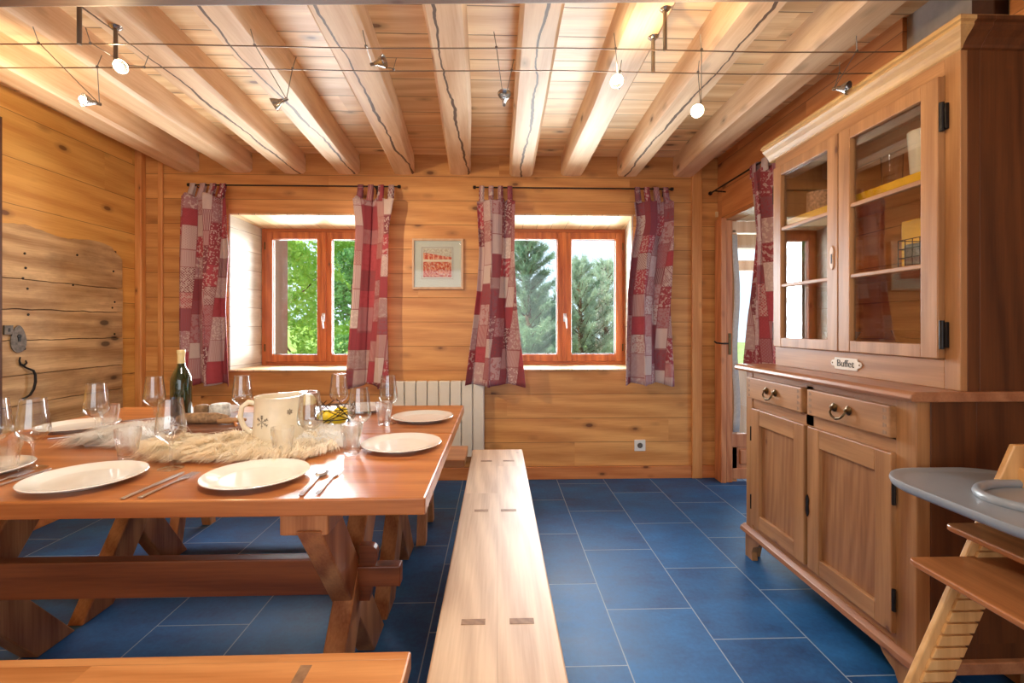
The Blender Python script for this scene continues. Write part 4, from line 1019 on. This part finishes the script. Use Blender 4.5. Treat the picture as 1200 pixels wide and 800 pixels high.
def spot(px, py, Y, aim, lit, label, power=0, shine=None):
    x, z = X(px, Y), Z(py, Y); c = Vector((x, Y, z)); a = Vector(aim).normalized()
    r = empty('cable_spotlight', (x, Y, z), label, 'spotlight', 'small halogen spotlights on the cables')
    q = a.to_track_quat('Z', 'Y').to_matrix().to_4x4(); T = Matrix.Translation(c) @ q
    b = MB(); b.lathe([(.004, -.030), (.008, -.028), (.010, -.016), (.018, -.004), (.0245, .010), (.0255, .013), (.0235, .012), (.0165, -.002), (.008, -.012), (.004, -.014)], seg=24, M=T)
    b.bm.transform(Matrix.Identity(4)); obj('reflector', b, M['silver'], r, smooth=True)
    b = MB(); b.ball(tuple(c + a * (.002 if not lit else .014)), .0085 if not lit else .0115, sub=2); obj('bulb', b, M['bulb'] if lit else M['glass'], r, smooth=True)
    b = MB(); tail = c - a * .026
    b.lathe([(0, -.046), (.006, -.045), (.006, -.028), (0, -.027)], seg=10, M=T)
    obj('socket', b, M['rod_steel'], r, smooth=True)
    for (yy, k, dx) in ((1.70, 0, -.03), (1.87, 1, .03)):
        zc = cz(x + dx, k)
        b = MB(); b.tube([(x + dx * 1.3, yy + (.01 if k else -.01), zc + .05), (x + dx, yy, zc + .002), tuple(c - a * .040)], .0015, 6); b.ball((x + dx, yy, zc), .006, sub=1)
        obj('hanger', b, M['rod_steel'], r, smooth=True)
    if power:
        lamp('halogen_light', 'SPOT', tuple(c + a * .032), power, (1.0, 0.74, 0.42), target=tuple(c + Vector(shine or a)), spot_size=2.6, spot_blend=.8, shadow_soft_size=.018)
    return r
spot(143, 85, 1.80, (.15, -.75, -.5), True, 'brightest lit spotlight below a steel spacer, near the old board door', 10)
spot(102, 125, 1.86, (-.35, -.75, -.1), True, 'lit spotlight hanging lowest, closest to the left wall', 52, (-1, .35, -.35))
spot(324, 125, 1.80, (-.8, -.2, -.5), False, 'unlit silver spotlight hanging below the second log beam')
spot(447, 75, 1.80, (.95, -.25, .1), False, 'silver spotlight head pointing sideways, above the second curtain')
spot(591, 113, 1.80, (0, -.9, .3), False, 'round spotlight facing the camera on long wires, above the third curtain')
spot(723, 95, 1.80, (-.35, -.85, -.05), True, 'lit round spotlight glowing in front of the second window', 14, (.6, .1, .25))
spot(818, 127, 1.80, (-.5, -.6, -.2), True, 'smaller lit spotlight hanging nearer the side doorway', 20)
spot(990, 97, 1.80, (.45, -.75, -.3), False, 'dim purplish spotlight head hanging by the dresser cornice')
lamp('warm_fill_dresser', 'SPOT', (.1, 1.0, 2.1), 22, (1.0, 0.72, 0.38), target=(1.45, 1.8, 2.0), spot_size=1.5, spot_blend=.9, shadow_soft_size=.03)  # added warm spot without a fixture, out of view, to brighten the dresser
lamp('halogen_wash_wall', 'SPOT', (-1.50, 1.97, 1.96), 75, (1.0, 0.80, 0.50), target=(-.3, 3.6, 1.4), spot_size=1.3, spot_blend=.9, shadow_soft_size=.012)

# ------------------------------------------------------------------ table ware
TZ = .7505
def O(px, py, z=TZ):
    s, c = math.sin(math.atan(17 / FPX)), math.cos(math.atan(17 / FPX)); u = (px - 600) / FPX; v_ = (381 - py) / FPX
    t = (z - 1.18) / v_; return (t * (s + u * c), t * (c - u * s))
b = MB(); R0 = .138
b.lathe([(0, .003), (.075, .003), (.080, 0), (.088, 0), (.092, .004), (.118, .012), (R0, .0165), (R0 + .0005, .018), (R0 - .001, .0195), (.118, .0160), (.097, .0085), (.088, .0075), (0, .007)], (0, 0, 0), 64)
pts = [(-1.13, 1.337, 'cream dinner plate with cutlery on both sides, near table edge'), (-.673, 1.346, 'white dinner plate at the near edge, just left of the spoon and fork'), (-.338, 1.685, 'white dinner plate at the table end, beside the faceted tumbler'),
       (-.340, 2.17, 'white dinner plate at the far corner next to the radiator'), (-1.52, 1.41, 'dinner plate cut off by the photo edge, behind the near left cutlery'), (-1.745, 2.03, 'dinner plate in front of the iron door handle, with a dark knife beside it'),
       (-1.40, 2.36, 'dinner plate behind the wine bottle and cheese'), (-.68, 2.42, 'dinner plate behind the lemon basket under the window')]
first = obj('dinner_plate', b, M['ceramic'], smooth=True, label=pts[0][2], cat='plate', group='dinner plates on the table', origin=(0, 0, 0))
for i, (x, y, lb) in enumerate(pts):
    o = first if i == 0 else copy_tree(first, label=lb); o.location = (x, y, TZ)

def wine_proto():
    g_ = MB(); t = .0011
    outer = [(0, 0), (.033, 0), (.034, .0012), (.028, .0032), (.010, .006), (.0045, .012), (.0038, .03), (.0038, .066), (.006, .076), (.014, .083), (.029, .094), (.0385, .106), (.0405, .115), (.0395, .130), (.0355, .165), (.0315, .198), (.0305, .210)]
    inner = [(.0305 - t, .210), (.0315 - t, .198), (.0355 - t, .165), (.0395 - t, .130), (.0405 - t, .1155), (.0385 - t, .107), (.029 - t, .0955), (.013, .0855), (0, .083)]
    g_.lathe(outer + inner, (0, 0, 0), 40); return g_
WG = [(-1.506, 1.467, 'wine glass half cut off by the photo edge'), (-1.391, 1.463, 'large wine glass standing before the iron-handled board door'), (-1.519, 1.842, 'wine glass between two tumblers, before the old board door'),
      (-1.473, 2.081, 'wine glass just left of the wine bottle'), (-.979, 1.451, 'wine glass standing in front of the wine bottle'), (-1.115, 2.105, 'wine glass behind the jug handle, below the window sill'),
      (-.62, 1.585, 'wine glass directly in front of the cream jug'), (-.717, 2.163, 'wine glass beyond the lemon basket, under the first window'), (-.487, 1.686, 'wine glass standing behind the tall faceted tumbler'), (-.477, 2.086, 'wine glass in front of the radiator, behind a small tumbler')]
first = obj('wine_glass', wine_proto(), M['thin_glass'], smooth=True, label=WG[0][2], cat='wine glass', group='wine glasses on the table', origin=(0, 0, 0))
for i, (x, y, lb) in enumerate(WG):
    o = first if i == 0 else copy_tree(first, label=lb); o.location = (x, y, TZ)
def tumbler():
    prof = [(0, 0), (.022, 0), (.0255, .003), (.0290, .040), (.0325, .064), (.0350, .072), (.0362, .098), (.0358, .1008), (.0346, .1006), (.0338, .094), (.0318, .070), (.0285, .045), (.0235, .018), (.018, .0145), (0, .014)]
    b = MB(); seg = 36; b.lathe(prof, (0, 0, 0), seg)
    for v in b.bm.verts:   # nine arched flutes pressed into the outside
        r_ = math.hypot(v.co.x, v.co.y)
        if .002 < v.co.z < .070 and r_ > .0245 + .1 * v.co.z * .9:
            a = math.atan2(v.co.y, v.co.x); k = 1 - .055 * abs(math.cos(4.5 * a)) ** 1.5; v.co.x *= k; v.co.y *= k
    return b
b = tumbler()
TG = [(-1.445, 1.44, 'faceted tumbler beside the large wine glass at the photo edge'), (-1.614, 2.02, 'faceted tumbler behind the white fur tip, next to a far plate'), (-1.178, 1.547, 'tumbler standing before the cream fur, left of the wine bottle'),
      (-.694, 1.552, 'low tumbler in front of the cream jug base'), (-.487, 1.60, 'tall faceted tumbler next to the plate at the table end'), (-.489, 2.056, 'small faceted tumbler beside the far corner plate')]
first = obj('tumbler', b, M['tumbler_glass'], smooth=True, label=TG[0][2], cat='tumbler', group='faceted tumblers on the table', origin=(0, 0, 0))
for i, (x, y, lb) in enumerate(TG):
    o = first if i == 0 else copy_tree(first, label=lb, rotz=i * .4); o.location = (x, y, TZ)

# cutlery
def knife():
    b = MB(); pts = [(-.006, -.105), (.006, -.105), (.0045, -.01), (.008, .0), (.009, .05), (.006, .095), (.0, .11), (-.006, .10), (-.0065, .0), (-.0045, -.01)]
    b.prism(pts, 'z', .001, .0045, .0008); return b
def fork():
    b = MB(); b.prism([(-.006, -.10), (.006, -.10), (.0035, .0), (.0035, .03), (.012, .048), (.012, .060), (-.012, .060), (-.012, .048), (-.0035, .03), (-.0035, 0)], 'z', .002, .005, .0008)
    for k in range(4): x = -.0105 + k * .007; b.box(x - .0017, x + .0017, .058, .102, .003, .005)
    return b
def spoon():
    b = MB(); b.prism([(-.006, -.10), (.006, -.10), (.003, .02), (.003, .05), (-.003, .05), (-.003, .02)], 'z', .002, .005, .0008)
    b.ball((0, .072, .006), .02, (.95, 1.5, .22), 2); return b
kproto = [('knife', knife), ('fork', fork), ('spoon', spoon)]
protos = {}
def cutlery(kind, x, y, ang, label):
    if kind not in protos:
        bmk = dict(kproto)[kind](); o = obj(kind, bmk, M['steel'], smooth=True, label=label, cat=kind, group=kind + 's laid on the table', origin=(0, 0, 0)); protos[kind] = o
    else: o = copy_tree(protos[kind], label=label)
    o.location = (x, y, TZ); o.rotation_euler = (0, 0, ang)
cutlery('knife', -.918, 1.300, -.06, 'knife lying right of the cream plate, nearest that plate')
cutlery('fork', -.880, 1.300, -.06, 'fork lying to the right of the knife by the cream plate')
cutlery('spoon', -.500, 1.305, .06, 'spoon right of the white plate at the near table edge')
cutlery('fork', -.462, 1.315, .06, 'fork beside the spoon at the near table edge')
cutlery('knife', -1.330, 1.345, .0, 'knife lying left of the cream plate beneath the wine glass foot')
cutlery('fork', -1.365, 1.33, .05, 'fork at the photo edge, left of the cream plate')
cutlery('knife', -1.60, 1.885, -1.1, 'dark knife in front of the plate by the old door')
cutlery('knife', -1.60, 2.21, -1.0, 'knife lying left of the wine bottle on the far table')

# wine bottle
bx_, by_ = -1.455, 2.225
r = empty('wine_bottle', (bx_, by_, TZ), 'dark green wine bottle with cream capsule among the glasses', 'bottle')
b = MB(); b.lathe([(0, .003), (.030, .003), (.040, 0), (.043, .006), (.043, .165), (.040, .190), (.028, .220), (.018, .240), (.0145, .258), (.0145, .30), (.016, .302), (.016, .312), (0, .312)], (bx_, by_, TZ), 40); obj('glass_body', b, M['bottle_glass'], r, smooth=True)
b = MB(); b.lathe([(.0152, .245), (.0155, .300), (.0172, .302), (.0172, .314), (.0165, .316), (0, .316)], (bx_, by_, TZ), 32); obj('capsule', b, M['cork'], r, smooth=True)

# jug
jx, jy = -.79, 1.735; JZ = TZ + .012
r = empty('jug', (jx, jy, JZ), 'cream ceramic jug with a snowflake motif standing on the fur', 'jug')
b = MB(); prof = [(0, .003), (.070, .0), (.084, .004), (.085, .02), (.080, .10), (.077, .146), (.079, .160), (.080, .164), (.076, .164), (.073, .146), (.076, .08), (.078, .02), (0, .012)]
b.lathe(prof, (jx, jy, JZ), 56)
for v_ in b.bm.verts:   # pulled spout at the side away from the handle
    dx, dy = v_.co.x - jx, v_.co.y - jy; zz2 = v_.co.z - JZ; a = math.atan2(dy, dx) - math.radians(50)
    k = max(0, math.cos(a)) ** 10 * max(0, (zz2 - .10) / .07) ** 2
    if zz2 > .1: v_.co.x += dx * k * .35; v_.co.y += dy * k * .35; v_.co.z += .008 * k
obj('body', b, M['jug'], r, smooth=True)
ha = math.radians(200); hv = Vector((math.cos(ha), math.sin(ha), 0)); J = Vector((jx, jy, JZ))
b = MB(); b.tube([J + hv * .074 + Vector((0, 0, .140)), J + hv * .096 + Vector((0, 0, .146)), J + hv * .116 + Vector((0, 0, .130)), J + hv * .122 + Vector((0, 0, .095)), J + hv * .110 + Vector((0, 0, .060)), J + hv * .092 + Vector((0, 0, .042)), J + hv * .080 + Vector((0, 0, .034))], [.010, .009, .009, .009, .009, .009, .011], 12); obj('handle', b, M['jug'], r, smooth=True)
def flake(b, ang, z, R):
    f0 = Vector((math.cos(ang), math.sin(ang), 0)); t0 = Vector((-math.sin(ang), math.cos(ang), 0)); c0 = J + Vector((0, 0, z))
    def P(u, v2):
        a2 = ang + u / .081; rr = .0816 if z + v2 > .05 else .083
        return J + Vector((rr * math.cos(a2), rr * math.sin(a2), z + v2))
    for k in range(6):
        a2 = math.pi / 6 + k * math.pi / 3
        b.tube([P(.002 * math.cos(a2), .002 * math.sin(a2)), P(R * math.cos(a2), R * math.sin(a2))], .0009, 5)
        for q in (.45, .75):
            for s in (-1, 1):
                a3 = a2 + s * .7; p0 = (R * q * math.cos(a2), R * q * math.sin(a2))
                b.tube([P(*p0), P(p0[0] + R * .28 * math.cos(a3), p0[1] + R * .28 * math.sin(a3))], .0008, 5)
b = MB(); flake(b, math.radians(-105), .083, .024); obj('snowflake_motif', b, M['print'], r)
b = MB(); flake(b, math.radians(-40), .115, .010); obj('snowflake_motif', b, M['print'], r)

# lemon basket
kx, ky = -.672, 1.985
r = empty('wire_bowl', (kx, ky, TZ), 'black wire nest bowl holding lemons beside the jug', 'bowl')
rnd = random.Random(5)
for k in range(1):
    b = MB()
    for q in range(26):
        a0 = rnd.uniform(0, 2 * math.pi); h0 = rnd.uniform(.004, .03); da = rnd.choice((-1, 1)) * rnd.uniform(.8, 1.7); h1 = rnd.uniform(.07, .115); P_ = []
        for j in range(8):
            t = j / 7; hh2 = h0 + (h1 - h0) * t; rad = .040 + .042 * math.sin(min(1, hh2 / .085) * math.pi * .62); a = a0 + da * t
            P_.append((kx + rad * math.cos(a), ky + rad * math.sin(a), TZ + .003 + hh2))
        b.tube(P_, .0017, 5)
    for (zz3, rr) in ((.003, .045), (.05, .080), (.09, .081)): b.tube([(kx + rr * math.cos(a), ky + rr * math.sin(a), TZ + zz3) for a in [2 * math.pi * q / 24 for q in range(24)]], .002, 5, closed=True)
    obj('wire_mesh', b, M['iron'], r)
for k, (dx, dy, dz, lb) in enumerate(((-.035, -.012, .052, 'lemon on the jug side of the wire bowl'), (.022, -.022, .050, 'lemon at the front of the wire bowl'), (.01, .032, .056, 'lemon at the back of the wire bowl'))):
    b = MB(); b.ball((0, 0, 0), .031, (1.22, 1, 1), 3); b.ball((.038, 0, 0), .006, (1.2, 1, 1), 1)
    obj('lemon', b, M['lemon'], smooth=True, label=lb, cat='lemon', group='lemons in the wire bowl', origin=(0, 0, 0)).location = (kx + dx, ky + dy, TZ + dz)
    C.objects[-1].rotation_euler = (0, .2 * k, k * 1.3)
jx2, jy2 = O(359, 499)
r = empty('lidded_jar', (jx2, jy2, TZ), 'brown jar with rounded yellow lid behind the jug and wine glass', 'jar')
b = MB(); b.lathe([(0, 0), (.032, 0), (.037, .01), (.037, .085), (.034, .095), (0, .095)], (jx2, jy2, TZ), 28); obj('body', b, M['jar_brown'], r, smooth=True)
b = MB(); b.lathe([(.036, .093), (.040, .098), (.040, .110), (.030, .128), (.012, .136), (0, .137)], (jx2, jy2, TZ), 28); obj('lid', b, M['cork'], r, smooth=True)

# serving board with cheese and sausage
r = empty('serving_board', (-1.2, 2.02, TZ), 'dark wooden serving board with rough edges holding cheese and sausage', 'serving board')
b = MB(); b.prism([(-1.40, 1.86), (-1.30, 1.825), (-1.12, 1.845), (-.965, 1.885), (-.985, 2.03), (-1.05, 2.18), (-1.12, 2.215), (-1.36, 2.17), (-1.41, 2.0)], 'z', TZ + .012, TZ + .030, .003); obj('slab', b, M['board'], r)
b = MB()
for (x, y) in ((-1.34, 1.9), (-1.03, 1.93), (-1.34, 2.12), (-1.1, 2.16)): b.lathe([(0, 0), (.01, 0), (.012, .0125), (0, .0125)], (x, y, TZ), 12)
obj('foot', b, M['board'], r, split=True)
b = MB(); b.tube([(-1.03, 1.90, TZ + .036), (-1.08, 1.98, TZ + .037), (-1.13, 2.10, TZ + .036)], .006, 8); obj('bread_stick', b, M['base'], label='thin reddish stick lying on the serving board edge by the jug', cat='stick')
b = MB(); pt = [(-1.29, 1.945, TZ + .052), (-1.26, 1.955, TZ + .053), (-1.20, 1.962, TZ + .053), (-1.14, 1.962, TZ + .053), (-1.10, 1.97, TZ + .052)]
b.tube(pt, [.012, .0215, .0225, .0215, .010], 16); obj('sausage', b, M['sausage'], smooth=True, label='dried sausage lying at the front of the serving board', cat='sausage')
b = MB(); b.tube([(-1.12, 1.93, TZ + .044), (-1.08, 1.945, TZ + .045), (-1.03, 1.975, TZ + .044)], [.008, .0135, .006], 12); obj('sausage', b, M['jar_brown'], smooth=True, label='short dried sausage end near the jug on the serving board', cat='sausage')
r = empty('goat_cheese', (-1.24, 2.09, TZ + .03), 'mottled white goat cheese on the serving board beside the bottle', 'cheese')
b = MB(); b.lathe([(0, 0), (.036, 0), (.040, .006), (.040, .052), (.034, .060), (0, .061)], (-1.20, 2.09, TZ + .0305), 24)
for v_ in b.bm.verts: v_.co += Vector((1, 1, .4)) * .004 * noise.noise(v_.co * 40)
obj('round', b, M['cheese'], r, smooth=True)
b = MB(); b.lathe([(0, 0), (.024, 0), (.027, .006), (.026, .052), (.020, .058), (0, .058)], (-1.272, 2.075, TZ + .0305), 20)
for v_ in b.bm.verts: v_.co += Vector((1, 1, .4)) * .005 * noise.noise(v_.co * 50)
obj('goat_cheese', b, M['sausage'], smooth=True, label='small brown-crusted cheese left of the white goat cheese', cat='cheese')

# fur pelts: dense blades of hair over a thin hide
def furmat(name, c1, c2):
    g = G(name); n = g.noise(g.coord(), 9, 4); n2 = g.noise(g.coord(), 120, 2)
    g.col(g.ramp(g.math('ADD', g.math('MULTIPLY', n, .6), g.math('MULTIPLY', n2, .4)), [(.35, lin(c1)), (.62, lin(c2))])); g.b.inputs['Roughness'].default_value = .85
    tr = g.n('ShaderNodeBsdfTranslucent'); tr.inputs[0].default_value = lin(c2); mx = g.n('ShaderNodeMixShader'); mx.inputs[0].default_value = .45
    g.link(g.b.outputs[0], mx.inputs[1]); g.link(tr.outputs[0], mx.inputs[2]); g.link(mx.outputs[0], g.out.inputs['Surface']); return g.m
M['fur_cream'] = furmat('cream_fur', (238, 214, 172), (255, 248, 232)); M['fur_white'] = furmat('white_fur', (240, 234, 224), (255, 254, 252))
def inside(p, poly):
    c = False; j = len(poly) - 1
    for i in range(len(poly)):
        (xi, yi), (xj, yj) = poly[i], poly[j]
        if (yi > p[1]) != (yj > p[1]) and p[0] < (xj - xi) * (p[1] - yi) / (yj - yi) + xi: c = not c
        j = i
    return c
def fur(poly, m, n, label, dirv, ln, lift, seed, group):
    rnd = random.Random(seed); V, F = [], []
    cx = sum(p[0] for p in poly) / len(poly); cy = sum(p[1] for p in poly) / len(poly)
    xs = [p[0] for p in poly]; ys = [p[1] for p in poly]; k = 0
    while k < n:
        p = (rnd.uniform(min(xs), max(xs)), rnd.uniform(min(ys), max(ys)))
        if not inside(p, poly): continue
        k += 1
        clump = noise.noise(Vector((p[0] * 22, p[1] * 22, seed))); clump2 = noise.noise(Vector((p[0] * 22, p[1] * 22, seed + 9)))
        d = Vector((dirv[0] + (p[0] - cx) * 2.2 + clump * .6 + rnd.uniform(-.3, .3), dirv[1] + (p[1] - cy) * 2.2 + clump2 * .6 + rnd.uniform(-.3, .3), 0)).normalized()
        L = ln * rnd.uniform(.6, 1.2); s = Vector((-d.y, d.x, 0)) * rnd.uniform(.0011, .0022)
        z0 = TZ + .0015; h = lift * rnd.uniform(.5, 1.1) * (1 + clump)
        q0 = Vector((p[0], p[1], z0)); q1 = q0 + d * L * .35 + Vector((0, 0, h)); q2 = q0 + d * L * .75 + Vector((0, 0, h * .9)); q3 = q0 + d * L + Vector((0, 0, max(.001, h * .35)))
        i = len(V); V += [q0 - s, q0 + s, q1 - s, q1 + s, q2 - s * .7, q2 + s * .7, q3]
        F += [(i, i + 1, i + 3, i + 2), (i + 2, i + 3, i + 5, i + 4), (i + 4, i + 5, i + 6)]
    i = len(V); V += [Vector((p[0], p[1], TZ + .0045)) for p in poly] + [Vector((p[0], p[1], TZ + .0003)) for p in poly]
    n_ = len(poly); F.append(tuple(range(i, i + n_))); F.append(tuple(range(i + 2 * n_ - 1, i + n_ - 1, -1)))
    for q in range(n_): F.append((i + q, i + n_ + q, i + n_ + (q + 1) % n_, i + (q + 1) % n_))
    base = Vector((cx, cy, TZ)); me = bpy.data.meshes.new('fur_pelt'); me.from_pydata([tuple(v_ - base) for v_ in V], [], F); me.materials.append(m)
    o = bpy.data.objects.new('fur_pelt', me); C.objects.link(o); o.location = base; tag(o, label, 'fur', group); return o
fur([(-1.20, 1.70), (-1.12, 1.60), (-1.02, 1.54), (-.85, 1.545), (-.72, 1.535), (-.60, 1.58), (-.56, 1.66), (-.60, 1.80), (-.70, 1.90), (-.85, 1.86), (-.98, 1.80), (-1.12, 1.80)], M['fur_cream'], 9000, 'long haired cream fur pelt under the jug', (-.5, -.7), .085, .030, 3, 'fur pelts on the table')
fur([(-.82, 1.80), (-.66, 1.66), (-.575, 1.70), (-.57, 1.80), (-.64, 1.90), (-.76, 1.99), (-.90, 1.98)], M['fur_white'], 5500, 'white fur between the jug and the lemon bowl', (.5, -.3), .08, .030, 5, 'fur pelts on the table')
fur([(-1.46, 1.72), (-1.36, 1.74), (-1.26, 1.72), (-1.22, 1.80), (-1.26, 1.95), (-1.42, 1.98), (-1.50, 1.90)], M['fur_white'], 5500, 'small white fur corner in front of the wine bottle, behind the tumbler', (-.6, -.3), .09, .034, 8, 'fur pelts on the table')

# ------------------------------------------------------------------ outside
def mesh_from(name, V, F, m, label=None, cat=None, group=None, kind=None, loc=(0, 0, 0), parent=None):
    me = bpy.data.meshes.new(name); V = np.asarray(V, dtype=float) - np.array(loc); me.from_pydata(V.tolist(), [], F); me.materials.append(m)
    o = bpy.data.objects.new(name, me); C.objects.link(o)
    if parent is not None: o.parent = parent
    else: o.location = loc
    tag(o, label, cat, group, kind); return o
def leaves(rs, centres, radii, n, size):
    P_ = []; ci = rs.integers(0, len(centres), n)
    d = rs.normal(size=(n, 3)); d /= np.linalg.norm(d, axis=1)[:, None]; rr = rs.uniform(.55, 1.0, n) ** .6
    c = np.array(centres)[ci]; r_ = np.array(radii)[ci]; P0 = c + d * (r_ * rr[:, None])
    a = rs.normal(size=(n, 3)); a /= np.linalg.norm(a, axis=1)[:, None]; b_ = np.cross(a, rs.normal(size=(n, 3))); b_ /= np.linalg.norm(b_, axis=1)[:, None]
    s = size * rs.uniform(.6, 1.3, n)[:, None]
    V = np.stack([P0 - a * s, P0 + b_ * s * .45, P0 + a * s, P0 - b_ * s * .45], 1).reshape(-1, 3)
    F = [(4 * i, 4 * i + 1, 4 * i + 2, 4 * i + 3) for i in range(n)]; return V, F
def bush(x, y, h, w_, m, label, seed, n=9000, size=.05, group=None):
    rs = np.random.default_rng(seed); cs, rs_ = [], []
    for k in range(26):
        z = rs.uniform(.05, .95) * h; f_ = math.sin(math.pi * min(.98, (z / h) * .8 + .18)); a = rs.uniform(0, 6.28); q = rs.uniform(.1, .75) * w_ * f_
        cs.append((x + q * math.cos(a), y + q * math.sin(a), z - .4)); rr = rs.uniform(.28, .5) * w_ * .6; rs_.append((rr, rr, rr * .9))
    r_ = empty('leafy_tree', (x, y, -.4), label, 'tree', group)
    V, F = leaves(rs, cs, rs_, n, size); mesh_from('foliage', V, F, m, loc=(x, y, -.4), parent=r_)
    b = MB(); b.tube([(x, y, -.4), (x + .05, y, h * .4 - .4), (x, y + .04, h * .8 - .4)], [.09, .06, .03], 8)
    for k in range(8):
        c_ = cs[k]; b.tube([(x, y, h * .35 - .4), c_], [.03, .008], 6)
    obj('trunk', b, M['bark'], r_, smooth=True)
bush(-3.9, 8.2, 4.6, 1.6, M['leaf'], 'bright green leafy tree filling the first pane of the window by the bottle', 1, 16000, .05)
bush(-2.9, 9.6, 5.2, 1.7, M['leaf'], 'sunlit green tree standing furthest back behind the first window', 2, 14000, .055)
bush(-1.75, 6.9, 4.2, .95, M['leaf2'], 'darker green shrub beside the second curtain, outside', 3, 14000, .04)
bush(-5.6, 8.8, 4.8, 1.7, M['leaf'], 'light green tree outside, towards the old door side', 4, 9000, .06)
bush(-2.35, 7.9, .9, .8, M['leaf'], 'low pale green bush on the grass bank below the first window', 9, 6000, .04)
def conifer(x, y, h, w_, m, label, seed, n=1700):
    rs = np.random.default_rng(seed); V, F = [], []
    r_ = empty('pine_tree', (x, y, -.4), label, 'tree', 'young pines outside the second window')
    bt = MB(); bt.tube([(x, y, -.4), (x + .02, y, h * .5 - .4), (x, y, h - .4)], [.07, .045, .008], 8)
    nb = 90
    for k in range(nb):
        t = (k / nb) ** .9; z = t * h * .97 - .35; a = k * 2.4 + rs.uniform(-.3, .3); L = w_ * (1 - t) ** .75 * rs.uniform(.75, 1.15) + .08
        up = .45 + .5 * t; dv = np.array([math.cos(a), math.sin(a), up]); dv /= np.linalg.norm(dv); st = np.array([x, y, z]); en = st + dv * L
        bt.tube([tuple(st), tuple(st + dv * L * .6 - np.array([0, 0, .02])), tuple(en)], [.012, .008, .003], 5)
        nn = int(n * L / w_ / 12) + 24
        for q in range(nn):
            s = rs.uniform(.2, 1.02); p = st + dv * L * s + rs.normal(size=3) * .02
            for e in range(4):
                d = dv * .8 + rs.normal(size=3) * .62; d /= np.linalg.norm(d); ln = rs.uniform(.05, .10); sd = np.cross(d, rs.normal(size=3)); sd /= np.linalg.norm(sd); sd = sd * .0042
                i = len(V); V += [p - sd, p + sd, p + d * ln]; F.append((i, i + 1, i + 2))
    mesh_from('needles', V, F, m, loc=(x, y, -.4), parent=r_); obj('trunk', bt, M['bark'], r_, smooth=True)
conifer(.42, 6.7, 2.95, 1.05, M['pine'], 'dark blue green pine nearest the third curtain', 11, 3600)
conifer(1.32, 7.6, 2.62, 1.15, M['pine2'], 'pale pine seen through the pane nearest the fourth curtain', 12, 3200)
conifer(1.9, 8.3, 2.7, 1.2, M['pine2'], 'pale pine furthest right outside the second window', 13, 2600)
conifer(.75, 8.9, 2.2, 1.1, M['pine2'], 'small hazy pine between the two larger ones', 14, 2600)
conifer(-.35, 8.2, 3.4, 1.2, M['pine'], 'tall pine hidden mostly by the wall between the windows', 15, 2000)
# sloping meadow
V, F = [], []; nx, ny = 60, 40
for j in range(ny + 1):
    for i in range(nx + 1):
        x = -16 + 32 * i / nx; y = 4.9 + 22 * j / ny
        V.append((x, y, -.45 + .03 * (y - 5) + .25 * max(0, -x - 1) * .35 * min(1, (y - 4.9) / 3) + .08 * noise.noise(Vector((x, y, 0)))))
for j in range(ny):
    for i in range(nx): a = j * (nx + 1) + i; F.append((a, a + 1, a + nx + 2, a + nx + 1))
o = mesh_from('meadow', V, F, M['grass'], kind='structure')
rs = np.random.default_rng(21); V, F = [], []
for k in range(9000):
    x = rs.uniform(-6, -1); y = rs.uniform(5.2, 9); z = -.45 + .03 * (y - 5) + .25 * max(0, -x - 1) * .35 * min(1, (y - 4.9) / 3)
    a = rs.uniform(0, 6.28); hgt = rs.uniform(.08, .28); dx, dy = .006 * math.cos(a), .006 * math.sin(a); i = len(V)
    V += [(x - dx, y - dy, z), (x + dx, y + dy, z), (x + rs.normal() * .05, y + rs.normal() * .05, z + hgt)]; F.append((i, i + 1, i + 2))
mesh_from('tall_grass', V, F, M['grass'], 'tall sunlit grass on the bank outside the first window', 'grass', kind='stuff')
